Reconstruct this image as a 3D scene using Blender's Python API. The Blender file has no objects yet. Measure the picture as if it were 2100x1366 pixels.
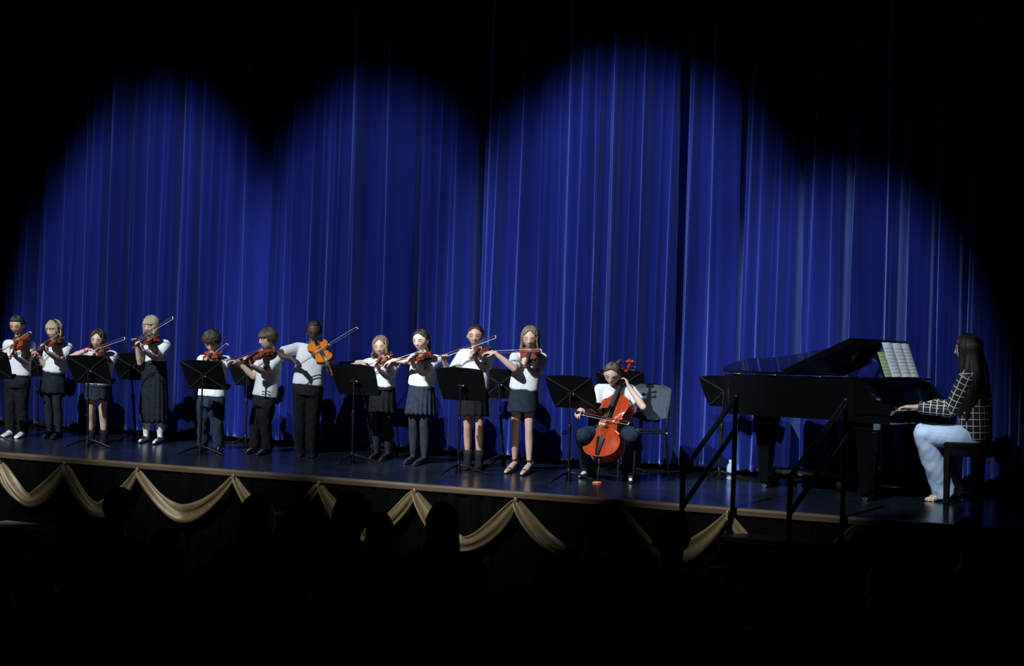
import bpy, bmesh, math, random
import numpy as np
from mathutils import Vector, Matrix

random.seed(7)
rng = np.random.default_rng(7)
SC = bpy.context.scene
COL = SC.collection
V = Vector
UP = V((0, 0, 1))
PI = math.pi

# ------------------------------------------------------------------ camera
FPX = 2917.0                      # focal length in pixels of the 2100 x 1366 frame
CAM = V((0.0, -10.35, 1.11))      # stage front edge is y = 0, stage floor z = 0
YAW, PITCH, ROLL = math.radians(23.5), math.atan((720 - 683) / FPX), 0.033
_f = V((-math.sin(YAW) * math.cos(PITCH), math.cos(YAW) * math.cos(PITCH), math.sin(PITCH)))
_r0 = V((math.cos(YAW), math.sin(YAW), 0))
_u0 = _r0.cross(_f)
_r = _r0 * math.cos(ROLL) + _u0 * math.sin(ROLL)
_u = _r.cross(_f)
cd = bpy.data.cameras.new('camera')
cam = bpy.data.objects.new('camera', cd)
COL.objects.link(cam)
M = Matrix.Identity(4)
for i in range(3):
    M[i][0], M[i][1], M[i][2], M[i][3] = _r[i], _u[i], -_f[i], CAM[i]
cam.matrix_world = M
cd.sensor_width = 36.0
cd.lens = 36.0 * FPX / 2100.0
cd.clip_end = 200
SC.camera = cam

# ------------------------------------------------------------------ world, stage lights, exposure
w = bpy.data.worlds.new('world')
SC.world = w
w.use_nodes = True
w.node_tree.nodes['Background'].inputs[0].default_value = (0.5, 0.6, 1.0, 1)
w.node_tree.nodes['Background'].inputs[1].default_value = 0.0012
SC.view_settings.view_transform = 'Standard'
SC.view_settings.look = 'None'
SC.view_settings.exposure = 0.0
SC.view_settings.gamma = 1.0
SC.view_settings.use_curve_mapping = False


def ray(px, py):
    return _f + _r * ((px - 1050) / FPX) - _u * ((py - 683) / FPX)


def on_z(px, py, z=0.0):
    d = ray(px, py)
    return CAM + d * ((z - CAM.z) / d.z)


def on_y(px, py, y=0.0):
    d = ray(px, py)
    return CAM + d * ((y - CAM.y) / d.y)


# the curtain hangs along a line that is not quite parallel to the stage edge
CA, CB = V((-16.5, 3.186, 0)), V((1.5, 2.80, 0))
CDIR = (CB - CA).normalized()
CN = V((CDIR.y, -CDIR.x, 0))      # towards the audience


def on_curtain(px, py):
    d = ray(px, py)
    t = (CA - CAM).dot(CN) / d.dot(CN)
    return CAM + d * t


def spot(name, loc, target, angle, power, blend=0.25, oval=1.0, color=(0.86, 0.93, 1.0), radius=0.05):
    ld = bpy.data.lights.new(name, 'SPOT')
    ld.energy = power
    ld.spot_size = math.radians(angle)
    ld.spot_blend = blend
    ld.color = color
    ld.shadow_soft_size = radius
    o = bpy.data.objects.new(name, ld)
    COL.objects.link(o)
    o.location = loc
    o.rotation_euler = (V(target) - V(loc)).to_track_quat('-Z', 'Y').to_euler()
    o.scale = (oval, 1, 1)                 # lamps with an upright oval beam
    return o


LY, LZ = -9.5, 8.8
for lx, tpx, ang, ov, pw in (
        (-9.2, (300, 815), 27.6, 0.65, 11000),
        (-8.3, (755, 815), 26.2, 0.67, 9300),
        (-7.4, (1280, 815), 25.6, 0.73, 13500),
        (-3.0, (1705, 965), 20.7, 0.64, 8200)):
    spot('stage_spot', (lx, LY, LZ), on_curtain(*tpx), ang, pw, 0.5, ov)

# ------------------------------------------------------------------ materials
MATS = {}


def mat(name, col, rough=0.6, var=0.12, scale=30.0, bump=0.0, bscale=200.0, metal=0.0, coat=0.0, sheen=0.0,
        sheen_tint=(1, 1, 1), sheen_rough=0.35, spec=0.5, stretch=(1, 1, 1), trans=0.0, ior=1.45):
    if name in MATS:
        return MATS[name]
    m = bpy.data.materials.new(name)
    m.use_nodes = True
    nt = m.node_tree
    b = nt.nodes['Principled BSDF']
    b.inputs['Roughness'].default_value = rough
    b.inputs['Metallic'].default_value = metal
    b.inputs['Coat Weight'].default_value = coat
    b.inputs['Coat Roughness'].default_value = 0.08
    b.inputs['Sheen Weight'].default_value = sheen
    b.inputs['Sheen Roughness'].default_value = sheen_rough
    b.inputs['Sheen Tint'].default_value = (*sheen_tint, 1)
    b.inputs['Specular IOR Level'].default_value = spec
    b.inputs['Transmission Weight'].default_value = trans
    b.inputs['IOR'].default_value = ior
    tc = nt.nodes.new('ShaderNodeTexCoord')
    mp = nt.nodes.new('ShaderNodeMapping')
    mp.inputs['Scale'].default_value = stretch
    nt.links.new(tc.outputs['Object'], mp.inputs[0])
    n = nt.nodes.new('ShaderNodeTexNoise')
    n.inputs['Scale'].default_value = scale
    n.inputs['Detail'].default_value = 3
    nt.links.new(mp.outputs[0], n.inputs[0])
    r = nt.nodes.new('ShaderNodeValToRGB')
    r.color_ramp.elements[0].position = 0.3
    r.color_ramp.elements[1].position = 0.7
    r.color_ramp.elements[0].color = (*[c * (1 - var) for c in col], 1)
    r.color_ramp.elements[1].color = (*[min(1, c * (1 + var)) for c in col], 1)
    nt.links.new(n.outputs[0], r.inputs[0])
    nt.links.new(r.outputs[0], b.inputs['Base Color'])
    if bump > 0:
        n2 = nt.nodes.new('ShaderNodeTexNoise')
        n2.inputs['Scale'].default_value = bscale
        n2.inputs['Detail'].default_value = 2
        nt.links.new(mp.outputs[0], n2.inputs[0])
        bp = nt.nodes.new('ShaderNodeBump')
        bp.inputs['Strength'].default_value = bump
        bp.inputs['Distance'].default_value = 0.004
        nt.links.new(n2.outputs[0], bp.inputs['Height'])
        nt.links.new(bp.outputs[0], b.inputs['Normal'])
    MATS[name] = m
    return m


mat('velvet', (0.0054, 0.0098, 0.088), 0.9, 0.25, 1.6, 0.15, 60, sheen=1.0, sheen_rough=0.40, sheen_tint=(0.23, 0.36, 1.0), spec=0.0,
    stretch=(1, 1, 0.08))
mat('stage_black', (0.010, 0.013, 0.022), 0.20, 0.35, 3.0, 0.02, 40, spec=0.6)
mat('edge_wood', (0.085, 0.058, 0.032), 0.5, 0.35, 12, 0.3, 60, stretch=(0.2, 1, 1))
mat('skirt_black', (0.0022, 0.0022, 0.0025), 0.95, 0.2, 8, 0.1, 60, spec=0.03)
mat('house_black', (0.006, 0.006, 0.007), 0.95, 0.2, 4, spec=0.03)
mat('gold_satin', (0.16, 0.115, 0.05), 0.45, 0.15, 20, 0.1, 50, metal=0.15)
mat('black_metal', (0.004, 0.004, 0.005), 0.42, 0.2, 40, spec=0.3)
mat('desk_black', (0.0025, 0.0025, 0.0035), 0.55, 0.2, 40, spec=0.2)
mat('chrome', (0.55, 0.56, 0.58), 0.18, 0.05, 40, metal=1.0)
mat('steel', (0.13, 0.14, 0.15), 0.35, 0.1, 40, metal=0.9)
mat('rubber', (0.01, 0.01, 0.01), 0.8, 0.2, 40, spec=0.15)
mat('piano_black', (0.003, 0.003, 0.004), 0.06, 0.1, 5, spec=0.6)
mat('brass', (0.6, 0.42, 0.15), 0.25, 0.1, 30, metal=1.0)
mat('gold_plate', (0.20, 0.14, 0.05), 0.4, 0.1, 30, metal=0.8)
mat('felt_red', (0.10, 0.01, 0.012), 0.95)
mat('ivory', (0.75, 0.75, 0.72), 0.25, 0.04, 20)
mat('ebony', (0.008, 0.007, 0.007), 0.35, 0.2, 60)
mat('shirt_white', (0.62, 0.65, 0.68), 0.85, 0.04, 40, 0.12, 90)
mat('trouser_black', (0.010, 0.011, 0.013), 0.8, 0.25, 25, 0.2, 80, spec=0.15)
mat('skirt_dark', (0.014, 0.018, 0.024), 0.75, 0.25, 25, 0.15, 80, spec=0.15)
mat('skirt_navy', (0.018, 0.026, 0.042), 0.75, 0.25, 25, 0.15, 80, spec=0.15)
mat('tights_black', (0.020, 0.023, 0.030), 0.8, 0.2, 40, spec=0.15)
mat('tights_white', (0.72, 0.70, 0.68), 0.8, 0.05, 40)
mat('jeans', (0.014, 0.022, 0.042), 0.85, 0.35, 30, 0.25, 90, spec=0.15)
mat('pants_pale', (0.50, 0.66, 0.88), 0.85, 0.06, 20, 0.15, 80)
mat('shoe_black', (0.008, 0.008, 0.009), 0.22, 0.2, 40)
mat('boot_black', (0.010, 0.011, 0.014), 0.7, 0.2, 40, spec=0.15)
mat('sneaker_white', (0.74, 0.74, 0.72), 0.55, 0.05, 60)
mat('strap_silver', (0.62, 0.58, 0.52), 0.3, 0.05, 60, metal=0.3)
mat('hair_black', (0.010, 0.008, 0.007), 0.45, 0.5, 60, 0.6, 120, stretch=(3, 3, 0.35))
mat('hair_dark', (0.022, 0.014, 0.010), 0.42, 0.5, 60, 0.6, 120, stretch=(3, 3, 0.35))
mat('hair_brown', (0.065, 0.040, 0.024), 0.42, 0.5, 60, 0.6, 120, stretch=(3, 3, 0.35))
mat('hair_light', (0.17, 0.12, 0.075), 0.42, 0.5, 60, 0.6, 120, stretch=(3, 3, 0.35))
mat('hair_blond', (0.32, 0.26, 0.17), 0.42, 0.4, 60, 0.6, 120, stretch=(3, 3, 0.35))
mat('varnish_red', (0.27, 0.045, 0.012), 0.25, 0.35, 18, coat=0.8, stretch=(4, 0.6, 4))
mat('varnish_side', (0.20, 0.030, 0.009), 0.28, 0.4, 22, coat=0.8, stretch=(4, 4, 0.6))
mat('varnish_brown', (0.16, 0.040, 0.014), 0.25, 0.4, 18, coat=0.8, stretch=(4, 0.6, 4))
mat('varnish_orange', (0.58, 0.175, 0.018), 0.22, 0.15, 8, coat=0.9, stretch=(4, 0.6, 4))
mat('varnish_cello', (0.33, 0.038, 0.008), 0.2, 0.25, 10, coat=1.0, stretch=(4, 0.6, 4))
mat('maple', (0.55, 0.40, 0.22), 0.5, 0.1, 60)
mat('string', (0.55, 0.55, 0.55), 0.3, 0.05, 60, metal=0.9)
mat('bow_wood', (0.10, 0.035, 0.015), 0.35, 0.3, 40, coat=0.4)
mat('bow_hair', (0.80, 0.78, 0.74), 0.6, 0.05, 60)
mat('chair_shell', (0.045, 0.053, 0.075), 0.45, 0.12, 30, 0.1, 200)
mat('pink', (0.85, 0.05, 0.25), 0.6)
mat('teal', (0.03, 0.38, 0.45), 0.7)
mat('paper_grey', (0.26, 0.28, 0.27), 0.9, 0.05)
mat('bottle_plastic', (0.75, 0.85, 1.0), 0.1, 0.03, 30, trans=0.7, ior=1.35)
mat('bottle_label', (0.20, 0.32, 0.75), 0.5, 0.2, 60)
mat('bottle_cap', (0.30, 0.45, 0.85), 0.45, 0.1, 60)
mat('orange_rubber', (0.55, 0.12, 0.04), 0.6)
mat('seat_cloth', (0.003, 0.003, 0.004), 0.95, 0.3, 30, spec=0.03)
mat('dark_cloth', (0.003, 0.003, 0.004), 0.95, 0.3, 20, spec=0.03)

# skin: tone and facial colouring (brows, lashes, lips) come from a colour attribute
m = bpy.data.materials.new('skin')
m.use_nodes = True
nt = m.node_tree
b = nt.nodes['Principled BSDF']
b.inputs['Roughness'].default_value = 0.55
at_ = nt.nodes.new('ShaderNodeAttribute')
at_.attribute_name = 'tone'
hs_ = nt.nodes.new('ShaderNodeHueSaturation')
nz = nt.nodes.new('ShaderNodeTexNoise')
nz.inputs['Scale'].default_value = 35
mr = nt.nodes.new('ShaderNodeMapRange')
mr.inputs['To Min'].default_value = 0.9
mr.inputs['To Max'].default_value = 1.1
nt.links.new(nz.outputs[0], mr.inputs[0])
nt.links.new(mr.outputs[0], hs_.inputs['Value'])
nt.links.new(at_.outputs['Color'], hs_.inputs['Color'])
nt.links.new(hs_.outputs[0], b.inputs['Base Color'])
MATS['skin'] = m


def math_node(nt, op, a, b_=None):
    n = nt.nodes.new('ShaderNodeMath')
    n.operation = op
    for k, x in ((0, a), (1, b_)):
        if x is None:
            continue
        if isinstance(x, (int, float)):
            n.inputs[k].default_value = x
        else:
            nt.links.new(x, n.inputs[k])
    return n.outputs[0]


def mix_col(nt, fac, c0, c1):
    mx = nt.nodes.new('ShaderNodeMix')
    mx.data_type = 'RGBA'
    nt.links.new(fac, mx.inputs[0])
    mx.inputs[6].default_value = (*c0, 1)
    mx.inputs[7].default_value = (*c1, 1)
    return mx.outputs[2]


# windowpane check of the jacket: woven lines follow the 'pat' attribute (metres along / around the cloth)
m = bpy.data.materials.new('windowpane_check')
m.use_nodes = True
nt = m.node_tree
b = nt.nodes['Principled BSDF']
b.inputs['Roughness'].default_value = 0.9
at_ = nt.nodes.new('ShaderNodeAttribute')
at_.attribute_name = 'pat'
sx = nt.nodes.new('ShaderNodeSeparateXYZ')
nt.links.new(at_.outputs['Vector'], sx.inputs[0])
ln = [math_node(nt, 'LESS_THAN', math_node(nt, 'FLOORED_MODULO', sx.outputs[k], 0.052), 0.0075) for k in (0, 1)]
nt.links.new(mix_col(nt, math_node(nt, 'MAXIMUM', ln[0], ln[1]), (0.010, 0.011, 0.014), (0.55, 0.57, 0.58)), b.inputs['Base Color'])
MATS['windowpane_check'] = m


def sheet_mat(name, paper, ink):
    m = bpy.data.materials.new(name)
    m.use_nodes = True
    nt = m.node_tree
    b = nt.nodes['Principled BSDF']
    b.inputs['Roughness'].default_value = 0.9
    tc = nt.nodes.new('ShaderNodeTexCoord')
    sx = nt.nodes.new('ShaderNodeSeparateXYZ')
    nt.links.new(tc.outputs['Object'], sx.inputs[0])
    band = math_node(nt, 'LESS_THAN', math_node(nt, 'FLOORED_MODULO', sx.outputs[1], 0.030), 0.015)
    line = math_node(nt, 'LESS_THAN', math_node(nt, 'FLOORED_MODULO', sx.outputs[1], 0.0034), 0.0009)
    n = nt.nodes.new('ShaderNodeTexNoise')
    n.inputs['Scale'].default_value = 260
    nt.links.new(tc.outputs['Object'], n.inputs[0])
    dots = math_node(nt, 'GREATER_THAN', n.outputs[0], 0.60)
    marg = math_node(nt, 'LESS_THAN', math_node(nt, 'ABSOLUTE', sx.outputs[0]), 0.088)
    top = math_node(nt, 'LESS_THAN', math_node(nt, 'ABSOLUTE', sx.outputs[1]), 0.122)
    k = math_node(nt, 'MULTIPLY', math_node(nt, 'MULTIPLY', band, math_node(nt, 'MAXIMUM', line, dots)),
                  math_node(nt, 'MULTIPLY', marg, top))
    nt.links.new(mix_col(nt, k, paper, ink), b.inputs['Base Color'])
    MATS[name] = m


sheet_mat('sheet_white', (0.76, 0.84, 0.92), (0.06, 0.07, 0.10))
sheet_mat('sheet_green', (0.50, 0.64, 0.38), (0.08, 0.12, 0.06))


# ------------------------------------------------------------------ mesh helpers
class MB:
    def __init__(s):
        s.v, s.f = [], []

    def add(s, vs, fs):
        o = len(s.v)
        s.v += [tuple(x) for x in vs]
        s.f += [tuple(i + o for i in f) for f in fs]

    def loft(s, rings, cap=True, closed=True):
        n = len(rings[0])
        vs = [p for r in rings for p in r]
        fs = []
        for i in range(len(rings) - 1):
            for j in range(n if closed else n - 1):
                k = (j + 1) % n
                fs.append((i * n + j, i * n + k, (i + 1) * n + k, (i + 1) * n + j))
        if cap:
            for i, flip in ((0, True), (len(rings) - 1, False)):
                c = V((0, 0, 0))
                for p in rings[i]:
                    c += V(p)
                vs.append(c / n)
                ci = len(vs) - 1
                for j in range(n):
                    k = (j + 1) % n
                    fs.append((ci, i * n + k, i * n + j) if flip else (ci, i * n + j, i * n + k))
        s.add(vs, fs)

    def tube(s, pts, rad, n=10, flat=None, ref=None, rnd=True):
        pts = [V(p) for p in pts]
        if not hasattr(rad, '__len__'):
            rad = [rad] * len(pts)
        tang = []
        for i in range(len(pts)):
            a, b_ = pts[max(0, i - 1)], pts[min(len(pts) - 1, i + 1)]
            tang.append((b_ - a).normalized())
        ref = V(ref) if ref is not None else (UP if abs(tang[0].z) < 0.9 else V((1, 0, 0)))
        A = (ref - tang[0] * ref.dot(tang[0])).normalized()
        rings = []
        fx, fy = flat or (1, 1)

        def ring(c, A, B, r):
            return [c + A * (r * fx * math.cos(t)) + B * (r * fy * math.sin(t)) for t in [2 * PI * j / n for j in range(n)]]
        for i, p in enumerate(pts):
            t = tang[i]
            A = (A - t * A.dot(t)).normalized()
            B = t.cross(A)
            r = rad[i]
            if i == 0 and rnd:
                for a in (80, 50, 25):
                    rings.append(ring(p - t * (r * min(fx, fy) * math.sin(math.radians(a))), A, B, r * math.cos(math.radians(a))))
            rings.append(ring(p, A, B, r))
            if i == len(pts) - 1 and rnd:
                for a in (25, 50, 80):
                    rings.append(ring(p + t * (r * min(fx, fy) * math.sin(math.radians(a))), A, B, r * math.cos(math.radians(a))))
        s.loft(rings)

    def ball(s, c, rad, frame=None, nu=12, nv=8):
        fr = frame or (V((1, 0, 0)), V((0, 1, 0)), V((0, 0, 1)))
        c = V(c)
        if not hasattr(rad, '__len__'):
            rad = (rad,) * 3
        rings = []
        for i in range(1, nv):
            th = PI * i / nv - PI / 2
            rings.append([c + fr[0] * (rad[0] * math.cos(th) * math.cos(2 * PI * j / nu)) + fr[1] * (
                rad[1] * math.cos(th) * math.sin(2 * PI * j / nu)) + fr[2] * (rad[2] * math.sin(th)) for j in range(nu)])
        s.loft(rings)

    def box(s, c, half, frame=None, taper=1.0):
        fr = frame or (V((1, 0, 0)), V((0, 1, 0)), V((0, 0, 1)))
        c = V(c)
        vs = []
        for k in (-1, 1):
            tp = taper if k == 1 else 1.0
            for i, j in ((-1, -1), (1, -1), (1, 1), (-1, 1)):
                vs.append(c + fr[0] * (i * half[0] * tp) + fr[1] * (j * half[1] * tp) + fr[2] * (k * half[2]))
        s.add(vs, [(3, 2, 1, 0), (4, 5, 6, 7), (0, 1, 5, 4), (1, 2, 6, 5), (2, 3, 7, 6), (3, 0, 4, 7)])

    def prism(s, outline, ex):
        n = len(outline)
        a = [V(p) for p in outline]
        b_ = [p + V(ex) for p in a]
        s.add(a + b_, [tuple(reversed(range(n))), tuple(range(n, 2 * n))] + [(i, (i + 1) % n, n + (i + 1) % n, n + i) for i in range(n)])

    def mesh(s, name, origin=(0, 0, 0), smooth=None):
        o = V(origin)
        me = bpy.data.meshes.new(name)
        me.from_pydata([(x - o.x, y - o.y, z - o.z) for x, y, z in s.v], [], s.f)
        finish(me, smooth)
        return me


def finish(me, smooth=None):
    """smooth None: sharp above 35 degrees; True: all smooth; False: flat"""
    bm = bmesh.new()
    bm.from_mesh(me)
    bmesh.ops.recalc_face_normals(bm, faces=bm.faces)
    bm.to_mesh(me)
    bm.free()
    if smooth is not False:
        me.polygons.foreach_set('use_smooth', [True] * len(me.polygons))
        if smooth is None:
            me.set_sharp_from_angle(angle=math.radians(35))
    me.update()


def link(name, me, matname, parent=None, loc=None):
    o = bpy.data.objects.new(name, me)
    COL.objects.link(o)
    if matname:
        if not me.materials:
            me.materials.append(MATS[matname])
    if parent is not None:
        o.parent = parent
    if loc is not None:
        o.location = loc
    return o


def tag(o, label=None, cat=None, group=None, kind=None):
    if label:
        o['label'] = label
    if cat:
        o['category'] = cat
    if group:
        o['group'] = group
    if kind:
        o['kind'] = kind
    return o


def empty(name, loc, label, cat, group=None):
    o = bpy.data.objects.new(name, None)
    COL.objects.link(o)
    o.location = loc
    o.empty_display_size = 0.1
    return tag(o, label, cat, group)


def copy_tree(o, parent=None):
    c = o.copy()
    COL.objects.link(c)
    if parent is not None:
        c.parent = parent
    for ch in list(o.children):
        copy_tree(ch, c)
    return c


def voxel(mb, size, name, origin, smooth_it=2, disp=None):
    """one continuous skin over overlapping closed shapes"""
    me = mb.mesh(name + '_raw', smooth=True)
    ob = bpy.data.objects.new('tmp', me)
    COL.objects.link(ob)
    md = ob.modifiers.new('r', 'REMESH')
    md.mode = 'VOXEL'
    md.voxel_size = size
    md.use_smooth_shade = True
    dg = bpy.context.evaluated_depsgraph_get()
    out = bpy.data.meshes.new_from_object(ob.evaluated_get(dg))
    bpy.data.objects.remove(ob)
    bpy.data.meshes.remove(me)
    out.name = name
    n = len(out.vertices)
    co = np.empty(n * 3)
    out.vertices.foreach_get('co', co)
    co = co.reshape(-1, 3)
    ed = np.empty(len(out.edges) * 2, dtype=np.int64)
    out.edges.foreach_get('vertices', ed)
    ed = ed.reshape(-1, 2)
    deg = np.bincount(ed.ravel(), minlength=n).astype(float)[:, None]
    for _ in range(smooth_it):
        acc = np.stack([np.bincount(ed[:, 0], co[ed[:, 1], k], n) + np.bincount(ed[:, 1], co[ed[:, 0], k], n) for k in range(3)], 1)
        co = co * 0.4 + 0.6 * acc / deg
    if disp is not None:
        out.vertices.foreach_set('co', co.ravel())
        out.update()
        nr = np.empty(n * 3)
        out.vertices.foreach_get('normal', nr)
        co = co + nr.reshape(-1, 3) * disp(co)[:, None]
    world = co.copy()
    co = co - np.array(origin)
    out.vertices.foreach_set('co', co.ravel())
    out.polygons.foreach_set('use_smooth', [True] * len(out.polygons))
    out.update()
    return out, world


def wrinkle(amp, seed=0, freq=30.0):
    r = np.random.default_rng(seed)
    ks = [(r.normal(size=3) * np.array([1, 1, 0.55])) * freq * f for f in (0.6, 0.9, 1.3, 2.0, 2.8)]
    ph = r.uniform(0, 6.28, 5)
    am = [1, 0.8, 0.55, 0.35, 0.25]

    def f(co):
        s = np.zeros(len(co))
        for k, p, a in zip(ks, ph, am):
            x = np.sin(co @ k + p + 0.6 * np.sin(co @ np.roll(k, 1) * 0.7))
            s += a * np.sign(x) * np.abs(x) ** 1.4
        return s * amp / 1.8
    return f


def ell_ring(c, A, B, a, b_, n=20, e=2.3):
    out = []
    for j in range(n):
        t = 2 * PI * j / n
        ct, st = math.cos(t), math.sin(t)
        out.append(c + A * (a * math.copysign(abs(ct) ** (2 / e), ct)) + B * (b_ * math.copysign(abs(st) ** (2 / e), st)))
    return out

# ------------------------------------------------------------------ the setting
X0, X1 = -18.0, 4.0
HOUSE = -1.05
mb = MB()
mb.box(((X0 + X1) / 2, 2.5, -0.06), ((X1 - X0) / 2, 2.5, 0.06))
tag(link('floor', mb.mesh('floor'), 'stage_black'), kind='structure')
mb = MB()
mb.box(((X0 + X1) / 2, -8, HOUSE - 0.05), ((X1 - X0) / 2 + 2, 8.2, 0.05))
tag(link('floor_auditorium', mb.mesh('floor_auditorium'), 'house_black'), kind='structure')
mb = MB()
mb.box(((X0 + X1) / 2, 5.1, 3.0), ((X1 - X0) / 2, 0.1, 4.2))
tag(link('wall_back', mb.mesh('wall_back'), 'house_black'), kind='structure')
# wooden nosing along the stage front, slightly worn and uneven
mb = MB()
rings = []
for i in range(241):
    x = X0 + (X1 - X0) * i / 240
    j = 0.003 * math.sin(i * 1.7) + 0.002 * math.sin(i * 0.61)
    rings.append([V((x, -0.035 + j, -0.045)), V((x, -0.040 + j, -0.012)), V((x, -0.025, 0.004)), V((x, 0.03, 0.004)), V((x, 0.03, -0.045))])
mb.loft(rings)
tag(link('trim_1', mb.mesh('trim_1'), 'edge_wood'), kind='structure')
# pleated black skirt under the stage front
mb = MB()
n = 1400
front, back = [], []
for i in range(n + 1):
    x = X0 + (X1 - X0) * i / n
    y = -0.02 + 0.014 * math.sin(x * 42 + 2 * math.sin(x * 3.1)) + 0.006 * math.sin(x * 97)
    front.append([V((x, y, z)) for z in (HOUSE, -0.5, -0.05)])
    back.append([V((x, 0.03, z)) for z in (-0.05, HOUSE)])
mb.loft([f + b_ for f, b_ in zip(front, back)])
tag(link('wall_front', mb.mesh('stage_skirt'), 'skirt_black'), kind='structure')

# ------------------------------------------------------------------ main curtain
BRIGHT = [(-40, 1), (-10, .8), (21, .8), (49, .8), (60, .6), (91, 1), (99, .9), (129, .8), (171, .6), (181, .9), (206, .9), (237, 1.3),
          (276, .9), (314, .9), (330, 1), (366, .8), (374, 1), (384, 1.2), (417, 1.1), (436, 1.2), (457, 1.1), (471, 1), (508, 1.2),
          (553, 1.4), (597, 1), (640, 1.2), (675, 1), (723, 1), (735, 1.1), (789, .9), (850, .7), (864, 1.1), (899, 1.2), (940, 1.6),
          (1000, .9), (1012, 1.1), (1020, 1), (1065, 1), (1103, 1.2), (1111, .9), (1166, 1.2), (1190, 1.2), (1220, .9), (1258, 1.4),
          (1316, 1.3), (1370, 1.5), (1412, 1.2), (1461, 1.3), (1477, .9), (1524, 1), (1540, 1.2), (1564, 1.4), (1599, .9), (1641, 1.1),
          (1667, 1.3), (1707, 1), (1744, 1), (1758, 1), (1819, .9), (1852, 1), (1927, 1), (1941, .8), (2000, 1), (2032, 1), (2070, 1), (2110, 1)]
DARK = [(73, .9), (213, .6), (258, 1), (350, .6), (398, 1.1), (848, 1.3), (976, 1.2), (1390, .7), (1517, 1.3), (1637, 1.2), (1735, 1.2),
        (1850, 1.2), (1915, 1.1), (1976, 1.2), (2085, 1.2)]


def cs(px):
    return (on_curtain(px, 640) - CA).dot(CDIR)


LEN = (CB - CA).length
NS, NZ = 2200, 26
S_ = np.linspace(0, LEN, NS)
feat = []
for px, a in BRIGHT:
    feat.append((cs(px), -0.066 * a, random.choice((0.019, 0.022, 0.026, 0.032)), random.uniform(-0.010, 0.010)))
for px, a in DARK:
    feat.append((cs(px), 0.34 * a, 0.024, random.uniform(-0.004, 0.004)))
edge_l, edge_r = cs(-40), cs(2110)
rf_ = random.Random(99)
for k_ in range(70):                                    # minor creases between the main pleats
    feat.append((rf_.uniform(edge_l, edge_r), -rf_.uniform(0.012, 0.026), rf_.choice((0.010, 0.013, 0.017)), rf_.uniform(-0.012, 0.012)))
x = 0.1
while x < LEN:                                        # the curtain goes on beyond the frame
    if x < edge_l or x > edge_r:
        feat.append((x, random.choice((-0.03, -0.04, 0.10)), 0.02, random.uniform(-0.01, 0.01)))
    x += random.uniform(0.12, 0.28)
rows = []
zs = [0.05 + (6.6 - 0.05) * (i / NZ) ** 1.35 for i in range(NZ + 1)]
for z in zs:
    off = 0.035 * np.sin(S_ * 4.1 + 0.15 * z) + 0.02 * np.sin(S_ * 9.7 + 1.0 + 0.1 * z)
    for c, a, wd, lean in feat:
        cc = c + lean * (z - 2.0)
        k = wd * (1.0 + 0.25 * math.sin(c * 31 + z))
        ds = S_ - cc
        if a < 0:                                      # a pleat: sharp on one flank, rolling away on the other
            off = off + a * np.exp(-(ds / np.where(ds < 0, 1.25 * k, 2.1 * k)) ** 2)
        else:
            off = off + a * np.exp(-(ds / k) ** 2)
    low = max(0.0, 1 - z / 0.7)                        # small ripples where the hem spreads
    off = off + low * (0.010 * np.sin(S_ * 63 + 3 * np.sin(S_ * 7)) + 0.006 * np.sin(S_ * 121 + z * 9))
    off = off + 0.003 * np.sin(S_ * 38 + z * 2.3 + 2 * np.sin(S_ * 3.3))
    P = np.array(CA)[None, :] + S_[:, None] * np.array(CDIR)[None, :] - off[:, None] * np.array(CN)[None, :]
    P[:, 2] = z + (0.012 * np.sin(S_ * 2.1) if z < 0.1 else 0)
    rows.append(P)
vs = np.concatenate(rows)
bk = vs.copy()
bk[:, :2] += -np.array(CN)[None, :2] * 0.008
fs = []
for i in range(NZ):
    for j in range(NS - 1):
        a = i * NS + j
        fs.append((a, a + 1, a + NS + 1, a + NS))
o2 = len(vs)
for j in range(NS - 1):                                # turned hem
    fs.append((j + 1, j, o2 + j, o2 + j + 1))
for i in range(3):
    for j in range(NS - 1):
        a = o2 + i * NS + j
        fs.append((a + 1, a, a + NS, a + NS + 1))
me = bpy.data.meshes.new('stage_curtain')
me.from_pydata(np.concatenate([vs, bk[:4 * NS]]).tolist(), [], fs)
me.polygons.foreach_set('use_smooth', [True] * len(me.polygons))
me.update()
tag(link('stage_curtain', me, 'velvet'), 'tall royal blue velvet stage curtain hanging in long folds behind the players', 'curtain')

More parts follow.
